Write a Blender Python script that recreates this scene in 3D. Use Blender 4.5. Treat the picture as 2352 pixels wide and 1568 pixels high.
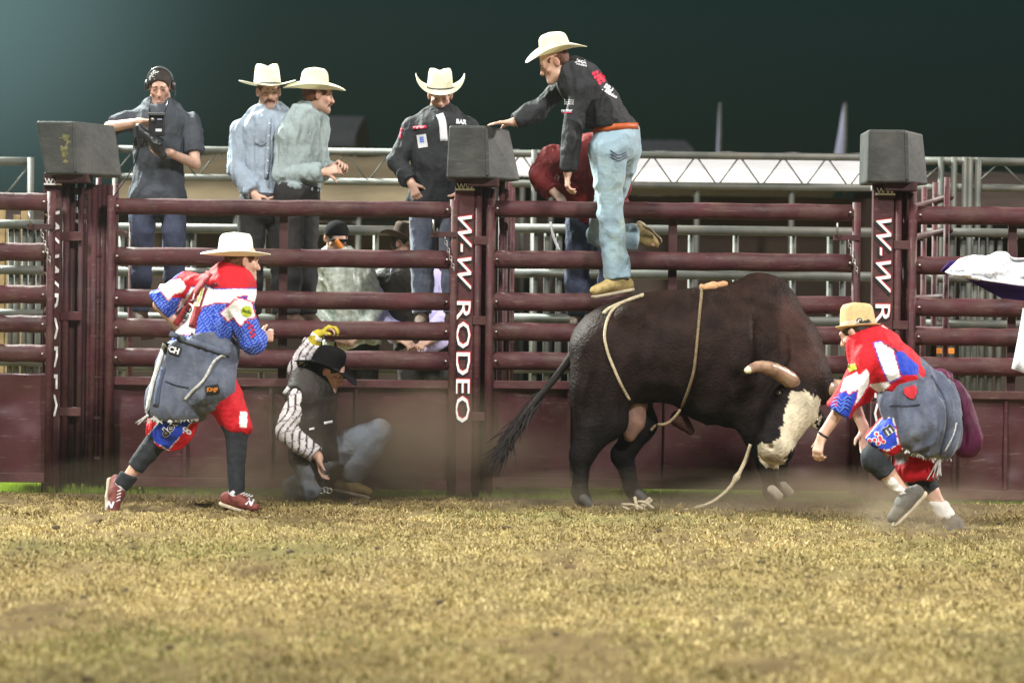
import bpy, bmesh, math, random
import numpy as np
from mathutils import Vector, Matrix
from mathutils.bvhtree import BVHTree

for o in list(bpy.data.objects):
    bpy.data.objects.remove(o)
SC = bpy.context.scene
COL = SC.collection
rng = np.random.default_rng(7)
random.seed(7)

# ------------------------------------------------------------------ camera
FPX = 7370.0            # focal length in units of a 2352 px wide frame
CAM_H = 1.2
TILT, ROLL = math.radians(0.3576), math.radians(0.65)
CM = (Matrix.Rotation(math.pi / 2 - TILT, 3, 'X') @ Matrix.Rotation(ROLL, 3, 'Z'))
cd = bpy.data.cameras.new('camera')
cam = bpy.data.objects.new('camera', cd)
COL.objects.link(cam)
cam.matrix_world = Matrix.Translation((0, 0, CAM_H)) @ CM.to_4x4()
cd.sensor_width = 36.0
cd.lens = 36.0 * FPX / 2352.0
cd.clip_start, cd.clip_end = 0.5, 2000.0
cd.dof.use_dof = True
cd.dof.focus_distance = 21.0
cd.dof.aperture_fstop = 2.5
SC.camera = cam

# ------------------------------------------------------------------ light
SC.view_settings.view_transform = 'Standard'
SC.view_settings.look = 'None'
SC.view_settings.exposure = 0.75
SC.view_settings.gamma = 1.0
SC.view_settings.use_curve_mapping = False
try:
    SC.cycles.use_denoising = True
    SC.cycles.max_bounces = 6
    SC.cycles.volume_bounces = 0
    SC.cycles.volume_step_rate = 2.0
    SC.cycles.volume_max_steps = 64
    SC.cycles.sample_clamp_indirect = 4.0
except Exception:
    pass
W = bpy.data.worlds.new('World')
SC.world = W
W.use_nodes = True
_n, _l = W.node_tree.nodes, W.node_tree.links
_n.clear()
_out = _n.new('ShaderNodeOutputWorld')
_bg = _n.new('ShaderNodeBackground')
_sky = _n.new('ShaderNodeTexSky')
_sky.sky_type = 'NISHITA'
_sky.sun_disc = False
_sky.sun_elevation = math.radians(-4.0)
_sky.sun_rotation = math.radians(-30)
_hs = _n.new('ShaderNodeMixRGB'); _hs.blend_type = 'MULTIPLY'; _hs.inputs[0].default_value = 1.0
_hs.inputs[2].default_value = (0.09, 0.30, 0.22, 1)
_l.new(_sky.outputs[0], _hs.inputs[1])
# glow of the flood lamp beyond the chutes, painted into the sky colour
_geo = _n.new('ShaderNodeTexCoord')
_dot = _n.new('ShaderNodeVectorMath'); _dot.operation = 'DISTANCE'
_lampdir = Vector((-0.178, 0.977, 0.104)).normalized()
_dot.inputs[1].default_value = _lampdir
_l.new(_geo.outputs['Generated'], _dot.inputs[0])
_mr = _n.new('ShaderNodeMapRange'); _mr.interpolation_type = 'SMOOTHERSTEP'
_mr.inputs[1].default_value = 0.0; _mr.inputs[2].default_value = 0.15
_mr.inputs[3].default_value = 1.0; _mr.inputs[4].default_value = 0.0
_l.new(_dot.outputs['Value'], _mr.inputs[0])
_pw = _n.new('ShaderNodeMath'); _pw.operation = 'POWER'; _pw.inputs[1].default_value = 2.3
_l.new(_mr.outputs[0], _pw.inputs[0])
_gm = _n.new('ShaderNodeMixRGB'); _gm.blend_type = 'MIX'
_sx = _n.new('ShaderNodeSeparateXYZ'); _l.new(_geo.outputs['Generated'], _sx.inputs[0])
_ez = _n.new('ShaderNodeMapRange'); _ez.interpolation_type = 'SMOOTHSTEP'
_ez.inputs[1].default_value = 0.03; _ez.inputs[2].default_value = 0.16
_l.new(_sx.outputs['Z'], _ez.inputs[0])
_bs = _n.new('ShaderNodeMixRGB')
_bs.inputs[1].default_value = (0.0030, 0.0046, 0.0046, 1); _bs.inputs[2].default_value = (0.0030, 0.0100, 0.0110, 1)
_l.new(_ez.outputs[0], _bs.inputs[0]); _l.new(_bs.outputs[0], _gm.inputs[1])
_gm.inputs[2].default_value = (0.060, 0.105, 0.108, 1)
_l.new(_pw.outputs[0], _gm.inputs[0])
_add = _n.new('ShaderNodeMixRGB'); _add.blend_type = 'ADD'; _add.inputs[0].default_value = 1.0
_sc = _n.new('ShaderNodeMixRGB'); _sc.blend_type = 'MULTIPLY'; _sc.inputs[0].default_value = 1.0
_sc.inputs[2].default_value = (0.1, 0.1, 0.1, 1)
_l.new(_hs.outputs[0], _sc.inputs[1])
_l.new(_sc.outputs[0], _add.inputs[1])
_l.new(_gm.outputs[0], _add.inputs[2])
_l.new(_add.outputs[0], _bg.inputs[0])
_bg.inputs[1].default_value = 1.0
_l.new(_bg.outputs[0], _out.inputs[0])


def aim(o, target):
    d = Vector(target) - o.location
    o.rotation_euler = d.to_track_quat('-Z', 'Y').to_euler()


sd = bpy.data.lights.new('sun', 'SUN')
sd.energy = 2.5
sd.angle = math.radians(9.0)
sd.color = (1.0, 0.975, 0.93)
sun = bpy.data.objects.new('sun', sd); COL.objects.link(sun)
sun.location = (-42, -42, 78)
aim(sun, (0, 20, 0))


def flood(loc, target, watts, color, size=0.8, cone=60):
    ld = bpy.data.lights.new('floodlight', 'SPOT')
    ld.energy = watts; ld.color = color; ld.shadow_soft_size = size
    ld.spot_size = math.radians(cone); ld.spot_blend = 0.6
    o = bpy.data.objects.new('floodlight', ld); COL.objects.link(o)
    o.location = loc; aim(o, target)
    return o


flood((-9.5, 29.6, 11.0), (0, 22, 1), 30000, (0.93, 1.0, 0.92), 0.8, 80)
flood((17.0, 27.0, 9.0), (1.5, 21, 1), 10000, (1.0, 0.93, 0.88))
flood((9.0, 1.0, 15.0), (0, 21, 1), 15000, (1.0, 0.96, 0.92), 1.5, 50)  # unseen fill lamp, added to brighten faces shaded by the hats


# ------------------------------------------------------------------ pixels to places
CMn = np.array(CM)


def P(u, v, Y):
    d = CMn @ np.array([(u - 1176) / FPX, (784 - v) / FPX, -1.0])
    t = Y / d[1]
    return np.array([d[0] * t, Y, CAM_H + d[2] * t])


def UV(p):
    q = (p - np.array([0, 0, CAM_H])) @ CMn
    return 1176 - FPX * q[..., 0] / q[..., 2], 784 + FPX * q[..., 1] / q[..., 2]


def crop(x0, y0, s):     # a spot read off an enlarged study of the reference -> frame units
    return lambda x, y: ((x0 + x / s) * .91875, (y0 + y / s) * .91875)


c1 = crop(0, 0, 2.2395); c2 = crop(850, 0, 2.2395); c3 = crop(1700, 200, 2.24)
c4 = crop(200, 550, 2.0625); c5 = crop(680, 760, 3.074); c6 = crop(1230, 640, 2.2395)
c7 = crop(1980, 740, 2.53)


def V(*a): return np.array(a, dtype=float)
def nrm(a): return np.asarray(a, float) / (np.linalg.norm(a) + 1e-12)


def lin(r, g, b):
    f = lambda c: ((c / 255 + .055) / 1.055) ** 2.4 if c > 10 else c / 255 / 12.92
    return (f(r), f(g), f(b))


# ------------------------------------------------------------------ noise
def vnoise(p):
    i = np.floor(p).astype(np.int64)
    f = p - i
    w = f * f * (3 - 2 * f)

    def h(a, b, c):
        n = (a * 374761393 + b * 668265263 + c * 2147483647 * 3 + 12345) & 0x7fffffff
        n = ((n ^ (n >> 13)) * 1274126177) & 0x7fffffff
        n = (n ^ (n >> 16)) & 0xffff
        return n / 32767.5 - 1
    r = 0
    for dx in (0, 1):
        for dy in (0, 1):
            for dz in (0, 1):
                k = (w[..., 0] if dx else 1 - w[..., 0]) * (w[..., 1] if dy else 1 - w[..., 1]) * (w[..., 2] if dz else 1 - w[..., 2])
                r = r + k * h(i[..., 0] + dx, i[..., 1] + dy, i[..., 2] + dz)
    return r


def fbm(p, o=3):
    r, a = 0, 1.0
    for k in range(o):
        r = r + a * vnoise(p * 2 ** k + 17.3 * k); a *= .5
    return r / 1.75


# ------------------------------------------------------------------ implicit shapes
class S:
    def __init__(s): s.ops = []

    def rc(s, a, b, ra, rb, k=.02, flat=None, sub=False):
        a, b = np.asarray(a, float), np.asarray(b, float)
        m = max(ra, rb) * (max(1, flat[1]) if flat else 1)
        lo, hi = np.minimum(a, b) - m, np.maximum(a, b) + m
        ab = b - a; L2 = max(ab @ ab, 1e-9)

        def f(X, Y, Z):
            px, py, pz = X - a[0], Y - a[1], Z - a[2]
            t = np.clip((px * ab[0] + py * ab[1] + pz * ab[2]) / L2, 0, 1)
            qx, qy, qz = px - t * ab[0], py - t * ab[1], pz - t * ab[2]
            d2 = qx * qx + qy * qy + qz * qz
            if flat:
                n, g = nrm(flat[0]), flat[1]
                c = qx * n[0] + qy * n[1] + qz * n[2]
                d2 = d2 + c * c * (1 / g ** 2 - 1)
                return (np.sqrt(d2) - (ra + (rb - ra) * t)) * (min(1, g) if g < 1 else 1)
            return np.sqrt(d2) - (ra + (rb - ra) * t)
        s.ops.append(('sub' if sub else 'add', f, lo, hi, k)); return s

    def ell(s, c, r, R=None, k=.02, sub=False):
        c, r = np.asarray(c, float), np.asarray(r, float)
        R = np.eye(3) if R is None else np.asarray(R)      # rows are the axes
        e = np.sqrt(((R * r[:, None]) ** 2).sum(0))

        def f(X, Y, Z):
            d = (X - c[0], Y - c[1], Z - c[2])
            k0 = 0; k1 = 0
            for i in range(3):
                q = (d[0] * R[i][0] + d[1] * R[i][1] + d[2] * R[i][2]) / r[i]
                k0 = k0 + q * q; k1 = k1 + (q / r[i]) ** 2
            k0 = np.sqrt(k0); k1 = np.sqrt(k1) + 1e-6
            return k0 * (k0 - 1) / k1
        s.ops.append(('sub' if sub else 'add', f, c - e, c + e, k)); return s

    def box(s, c, hf, R=None, rad=.01, k=.01, sub=False):
        c, hf = np.asarray(c, float), np.asarray(hf, float)
        R = np.eye(3) if R is None else np.asarray(R)
        e = np.abs(R * hf[:, None]).sum(0)

        def f(X, Y, Z):
            d = (X - c[0], Y - c[1], Z - c[2])
            o = 0; m = -1e9
            for i in range(3):
                q = np.abs(d[0] * R[i][0] + d[1] * R[i][1] + d[2] * R[i][2]) - hf[i] + rad
                o = o + np.maximum(q, 0) ** 2; m = np.maximum(m, q)
            return np.sqrt(o) + np.minimum(m, 0) - rad
        s.ops.append(('sub' if sub else 'add', f, c - e, c + e, k)); return s

    def cut(s, pt, n, rad):
        pt, n = np.asarray(pt, float), nrm(n)
        f = lambda X, Y, Z: np.where((X - pt[0]) ** 2 + (Y - pt[1]) ** 2 + (Z - pt[2]) ** 2 < rad * rad,
                                     (X - pt[0]) * n[0] + (Y - pt[1]) * n[1] + (Z - pt[2]) * n[2], -1)
        s.ops.append(('cut', f, pt - rad, pt + rad, 0)); return s

    def fn(s, X, Y, Z):
        D = np.float32(1.0)
        for kind, f, a, b, k in s.ops:
            d = f(X, Y, Z)
            if kind == 'cut': D = np.maximum(D, d)
            else:
                g = 1 if kind == 'add' else -1
                q = np.maximum(k - np.abs(D - g * d), 0) / max(k, 1e-6) if k else 0
                D = np.minimum(D, d) - q * q * k * .25 if g > 0 else np.maximum(D, -d) + q * q * k * .25
        return D

    def add(s, g, k=.02):
        A = [o for o in g.ops if o[0] == 'add']
        s.ops.append(('add', g.fn, np.min([o[2] for o in A], 0), np.max([o[3] for o in A], 0), k)); return s

    def mesh(s, h):
        adds = [o for o in s.ops if o[0] == 'add']
        lo = np.min([o[2] for o in adds], 0) - 4 * h
        hi = np.max([o[3] for o in adds], 0) + 4 * h
        n = np.ceil((hi - lo) / h).astype(int) + 1
        ax = [(lo[i] + h * np.arange(n[i])).astype(np.float32) for i in range(3)]
        D = np.full(n, 1.0, np.float32)
        for kind, f, a, b, k in s.ops:
            pad = k + 3 * h
            i0 = np.maximum(np.floor((a - pad - lo) / h).astype(int), 0)
            i1 = np.minimum(np.ceil((b + pad - lo) / h).astype(int) + 1, n)
            if (i1 <= i0).any(): continue
            sl = tuple(slice(i0[i], i1[i]) for i in range(3))
            d = f(ax[0][sl[0]][:, None, None], ax[1][sl[1]][None, :, None], ax[2][sl[2]][None, None, :])
            e = D[sl]
            if kind == 'add':
                if k > 0:
                    q = np.maximum(k - np.abs(e - d), 0) / k
                    D[sl] = np.minimum(e, d) - q * q * k * .25
                else: D[sl] = np.minimum(e, d)
            elif kind == 'sub':
                d = -d
                q = np.maximum(k - np.abs(e - d), 0) / max(k, 1e-6)
                D[sl] = np.maximum(e, d) + q * q * k * .25
            else: D[sl] = np.maximum(e, d)
        return nets(D, lo, h)


def nets(D, lo, h):
    s = D < 0
    c = [s[i:s.shape[0] - 1 + i, j:s.shape[1] - 1 + j, k:s.shape[2] - 1 + k] for i in (0, 1) for j in (0, 1) for k in (0, 1)]
    cnt = sum(x.astype(np.int8) for x in c)
    act = (cnt > 0) & (cnt < 8)
    I = np.argwhere(act)
    idx = np.full(act.shape, -1, np.int32); idx[act] = np.arange(len(I))
    acc = np.zeros((len(I), 3)); num = np.zeros(len(I))
    cor = np.array([(i, j, k) for i in (0, 1) for j in (0, 1) for k in (0, 1)])
    vals = [D[I[:, 0] + a, I[:, 1] + b, I[:, 2] + g] for a, b, g in cor]
    for p in range(8):
        for q in range(p + 1, 8):
            if np.abs(cor[p] - cor[q]).sum() != 1: continue
            m = (vals[p] < 0) != (vals[q] < 0)
            t = vals[p][m] / (vals[p][m] - vals[q][m])
            acc[m] += cor[p] + t[:, None] * (cor[q] - cor[p]); num[m] += 1
    v = lo + h * (I + acc / num[:, None])
    F = []
    for a in range(3):
        b, g = (a + 1) % 3, (a + 2) % 3
        n = list(s.shape)
        A = [slice(None)] * 3; B = [slice(None)] * 3
        A[a] = slice(0, n[a] - 1); B[a] = slice(1, n[a])
        ch = s[tuple(A)] != s[tuple(B)]
        E = np.argwhere(ch)
        E = E[(E[:, b] > 0) & (E[:, g] > 0) & (E[:, b] < n[b] - 1) & (E[:, g] < n[g] - 1)]
        def cell(db, dg):
            e = E.copy(); e[:, b] -= db; e[:, g] -= dg
            return idx[e[:, 0], e[:, 1], e[:, 2]]
        q = np.stack([cell(1, 1), cell(0, 1), cell(0, 0), cell(1, 0)], 1)
        neg = s[E[:, 0], E[:, 1], E[:, 2]]
        q[~neg] = q[~neg][:, ::-1]
        F.append(q)
    F = np.concatenate(F)
    F = F[(F >= 0).all(1)]
    return v, F


def vnormals(v, F):
    n = np.cross(v[F[:, 2]] - v[F[:, 0]], v[F[:, 3]] - v[F[:, 1]])
    N = np.zeros_like(v)
    for i in range(4):
        for ax in range(3):
            N[:, ax] += np.bincount(F[:, i], n[:, ax], len(v))
    return N / (np.linalg.norm(N, axis=1, keepdims=True) + 1e-12)


def relax(v, F, it=1):
    for _ in range(it):
        A = np.zeros_like(v); c = np.zeros(len(v))
        for i in range(4):
            for j in (1, 3):
                for ax in range(3):
                    A[:, ax] += np.bincount(F[:, i], v[F[:, (i + j) % 4], ax], len(v))
                c += np.bincount(F[:, i], minlength=len(v))
        v = v * .4 + .6 * A / np.maximum(c, 1)[:, None]
    return v


# ------------------------------------------------------------------ objects
def link(name, me, mats, parent=None):
    o = bpy.data.objects.new(name, me)
    COL.objects.link(o)
    for m in (mats if isinstance(mats, (list, tuple)) else [mats]):
        me.materials.append(m)
    if parent is not None:
        o.parent = parent
        o.matrix_parent_inverse = parent.matrix_basis.inverted()
    return o


def pyd(name, v, f, mats, parent=None, smooth=True, col=None):
    me = bpy.data.meshes.new(name)
    if isinstance(f, np.ndarray):
        k = f.shape[1]
        me.vertices.add(len(v)); me.vertices.foreach_set('co', np.asarray(v, np.float32).ravel())
        me.loops.add(f.size); me.loops.foreach_set('vertex_index', f.astype(np.int32).ravel())
        me.polygons.add(len(f))
        me.polygons.foreach_set('loop_start', np.arange(0, f.size, k, dtype=np.int32))
        me.update(calc_edges=True); me.validate()
    else:
        me.from_pydata([tuple(map(float, x)) for x in v], [], [tuple(map(int, x)) for x in f])
        me.update()
    if smooth:
        me.polygons.foreach_set('use_smooth', np.ones(len(me.polygons), bool))
    if col is not None:
        a = me.color_attributes.new('Col', 'FLOAT_COLOR', 'POINT')
        c = np.ones((len(v), 4), np.float32); c[:, :3] = col
        a.data.foreach_set('color', c.ravel())
    return link(name, me, mats, parent)


def thing(name, label, cat, loc=(0, 0, 0), group=None):
    o = bpy.data.objects.new(name, None)
    COL.objects.link(o)
    o.empty_display_size = .1
    o.location = tuple(loc)
    o['label'] = label; o['category'] = cat
    if group: o['group'] = group
    return o


def tag(o, label, cat, group=None):
    o['label'] = label; o['category'] = cat
    if group: o['group'] = group
    return o


def kind(o, k): o['kind'] = k; return o


def solid(name, s, h, mat, parent=None, amp=0, fr=(9, 9, 9), col=None, rel=1, seed=0.0):
    v, F = s.mesh(h)
    if rel: v = relax(v, F, rel)
    if amp:
        N = vnormals(v, F)
        fr = np.array(fr, float)
        a = vnoise(v * fr + seed + .8 * vnoise(v * fr * .7 + 5)[:, None])
        b = vnoise(v * fr * 2.3 + 31 + seed)
        e = vnoise(v * fr * 4.6 + 77 + seed)
        d = amp * 1.5 * ((1 - 2.4 * np.abs(a)) * .75 + (.55 - np.abs(b)) * .6 + .28 * (.5 - np.abs(e)))
        v = v + N * d[:, None]
    c = col(v) if col else None
    return pyd(name, v, F, mat, parent, True, c)


def spline(pts, n=8):
    pts = [np.asarray(p, float) for p in pts]
    if len(pts) < 3: return [pts[0] + (pts[-1] - pts[0]) * i / n for i in range(n + 1)]
    q = [2 * pts[0] - pts[1]] + pts + [2 * pts[-1] - pts[-2]]
    out = []
    for i in range(1, len(q) - 2):
        a, b, c, d = q[i - 1:i + 3]
        for k in range(n):
            t = k / n
            out.append(.5 * (2 * b + (c - a) * t + (2 * a - 5 * b + 4 * c - d) * t * t + (3 * b - a - 3 * c + d) * t ** 3))
    out.append(q[-2]); return out


def sweep_geo(pts, rad, seg=8, closed=False, flat=None):
    pts = [np.asarray(p, float) for p in pts]
    n = len(pts); V_, F_ = [], []
    ref = None
    for i, p in enumerate(pts):
        t = nrm(pts[(i + 1) % n] - pts[i - 1]) if closed or 0 < i < n - 1 else nrm(pts[min(i + 1, n - 1)] - pts[max(i - 1, 0)])
        if ref is None:
            ref = np.array([0, 0, 1.]) if abs(t[2]) < .9 else np.array([1., 0, 0])
        a = nrm(ref - t * (ref @ t)); ref = a
        b = np.cross(t, a)
        r = rad[i] if hasattr(rad, '__len__') else rad
        for k in range(seg):
            th = 2 * math.pi * k / seg
            V_.append(p + r * (math.cos(th) * a + math.sin(th) * b * (flat or 1)))
    m = n if closed else n - 1
    for i in range(m):
        for k in range(seg):
            j = (i + 1) % n
            F_.append((i * seg + k, i * seg + (k + 1) % seg, j * seg + (k + 1) % seg, j * seg + k))
    if not closed:
        F_.append(tuple(range(seg))[::-1]); F_.append(tuple((n - 1) * seg + k for k in range(seg)))
    return V_, F_


def sweep(name, pts, rad, mat, parent=None, seg=8, closed=False, flat=None):
    v, f = sweep_geo(pts, rad, seg, closed, flat)
    return pyd(name, v, f, mat, parent)


def tube(name, a, b, r, mat, parent=None, seg=14):
    return sweep(name, [a, b], r, mat, parent, seg)


def boxgeo(lo, hi, bev=.004):
    bm = bmesh.new()
    bmesh.ops.create_cube(bm, size=1)
    for v in bm.verts:
        v.co = Vector([lo[i] + (v.co[i] + .5) * (hi[i] - lo[i]) for i in range(3)])
    if bev: bmesh.ops.bevel(bm, geom=list(bm.edges), offset=bev, segments=2, affect='EDGES', profile=.5)
    return bm


def box(name, lo, hi, mat, parent=None, bev=.004):
    bm = boxgeo(lo, hi, bev)
    me = bpy.data.meshes.new(name); bm.to_mesh(me); bm.free()
    return link(name, me, mat, parent)


def prism(name, poly, axis_vec, mat, parent=None, bev=0.0, top=None):
    """polygon (3d points) pushed along axis_vec; `top` may give other points for the far end"""
    a = [np.asarray(p, float) for p in poly]
    b = [np.asarray(p, float) for p in top] if top else [p + np.asarray(axis_vec) for p in a]
    bm = bmesh.new()
    va = [bm.verts.new(p) for p in a]; vb = [bm.verts.new(p) for p in b]
    n = len(a)
    bm.faces.new(va); bm.faces.new(vb[::-1])
    for i in range(n): bm.faces.new((va[i], vb[i], vb[(i + 1) % n], va[(i + 1) % n])[::-1])
    bmesh.ops.recalc_face_normals(bm, faces=bm.faces)
    if bev: bmesh.ops.bevel(bm, geom=list(bm.edges), offset=bev, segments=3, affect='EDGES', profile=.5)
    me = bpy.data.meshes.new(name); bm.to_mesh(me); bm.free()
    return link(name, me, mat, parent)


# ------------------------------------------------------------------ materials
def mat(name, color=(.5, .5, .5), rough=.7, var=.15, scale=8, bump=0, bscale=60, attr=False, metal=0, spec=.3,
        dirt=None, dirt_amt=.5, dirt_scale=3, trans=0, sheen=0, rough_var=0, coat=0, scratch=None):
    m = bpy.data.materials.new(name); m.use_nodes = True
    N, L = m.node_tree.nodes, m.node_tree.links
    b = N['Principled BSDF']
    b.inputs['Roughness'].default_value = rough
    b.inputs['Metallic'].default_value = metal
    b.inputs['Specular IOR Level'].default_value = spec
    if sheen:
        b.inputs['Sheen Weight'].default_value = sheen
    if coat:
        b.inputs['Coat Weight'].default_value = coat; b.inputs['Coat Roughness'].default_value = .15
    tc = N.new('ShaderNodeTexCoord')
    nz = N.new('ShaderNodeTexNoise'); nz.inputs['Scale'].default_value = scale; nz.inputs['Detail'].default_value = 5
    L.new(tc.outputs['Object'], nz.inputs['Vector'])
    if attr:
        src = N.new('ShaderNodeVertexColor'); src.layer_name = 'Col'; so = src.outputs['Color']
    else:
        src = N.new('ShaderNodeRGB'); src.outputs[0].default_value = (*color, 1); so = src.outputs[0]
    mr = N.new('ShaderNodeMapRange')
    mr.inputs[1].default_value = .3; mr.inputs[2].default_value = .7
    mr.inputs[3].default_value = 1 - var; mr.inputs[4].default_value = 1 + var
    L.new(nz.outputs['Fac'], mr.inputs[0])
    mx = N.new('ShaderNodeMixRGB'); mx.blend_type = 'MULTIPLY'; mx.inputs[0].default_value = 1
    L.new(so, mx.inputs[1]); L.new(mr.outputs[0], mx.inputs[2])
    co = mx.outputs[0]
    if dirt:
        n2 = N.new('ShaderNodeTexNoise'); n2.inputs['Scale'].default_value = dirt_scale; n2.inputs['Detail'].default_value = 7
        n2.inputs['Roughness'].default_value = .65
        L.new(tc.outputs['Object'], n2.inputs['Vector'])
        r2 = N.new('ShaderNodeMapRange'); r2.inputs[1].default_value = .45; r2.inputs[2].default_value = .72
        r2.inputs[3].default_value = 0; r2.inputs[4].default_value = dirt_amt
        L.new(n2.outputs['Fac'], r2.inputs[0])
        m2 = N.new('ShaderNodeMixRGB'); m2.inputs[2].default_value = (*dirt, 1)
        L.new(r2.outputs[0], m2.inputs[0]); L.new(co, m2.inputs[1]); co = m2.outputs[0]
    if scratch:
        mp = N.new('ShaderNodeMapping'); mp.inputs['Scale'].default_value = (3, 30, 34); mp.inputs['Rotation'].default_value = (.2, .1, .25)
        L.new(tc.outputs['Object'], mp.inputs[0])
        n4 = N.new('ShaderNodeTexNoise'); n4.inputs['Scale'].default_value = 1.6; n4.inputs['Detail'].default_value = 8; n4.inputs['Roughness'].default_value = .75
        L.new(mp.outputs[0], n4.inputs['Vector'])
        r4 = N.new('ShaderNodeMapRange'); r4.inputs[1].default_value = .57; r4.inputs[2].default_value = .68; r4.inputs[4].default_value = .8
        L.new(n4.outputs['Fac'], r4.inputs[0])
        m4 = N.new('ShaderNodeMixRGB'); m4.inputs[2].default_value = (*scratch, 1)
        L.new(r4.outputs[0], m4.inputs[0]); L.new(co, m4.inputs[1]); co = m4.outputs[0]
    L.new(co, b.inputs['Base Color'])
    if rough_var:
        r3 = N.new('ShaderNodeMapRange'); r3.inputs[1].default_value = .3; r3.inputs[2].default_value = .7
        r3.inputs[3].default_value = max(.05, rough - rough_var); r3.inputs[4].default_value = min(1, rough + rough_var)
        L.new(nz.outputs['Fac'], r3.inputs[0]); L.new(r3.outputs[0], b.inputs['Roughness'])
    if bump:
        n3 = N.new('ShaderNodeTexNoise'); n3.inputs['Scale'].default_value = bscale; n3.inputs['Detail'].default_value = 4
        L.new(tc.outputs['Object'], n3.inputs['Vector'])
        bp = N.new('ShaderNodeBump'); bp.inputs['Strength'].default_value = bump; bp.inputs['Distance'].default_value = .01
        L.new(n3.outputs['Fac'], bp.inputs['Height']); L.new(bp.outputs[0], b.inputs['Normal'])
    if trans:
        out = N['Material Output']
        tr = N.new('ShaderNodeBsdfTranslucent'); L.new(co, tr.inputs['Color'])
        ms = N.new('ShaderNodeMixShader'); ms.inputs[0].default_value = trans
        L.new(b.outputs[0], ms.inputs[1]); L.new(tr.outputs[0], ms.inputs[2]); L.new(ms.outputs[0], out.inputs['Surface'])
    return m


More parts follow.
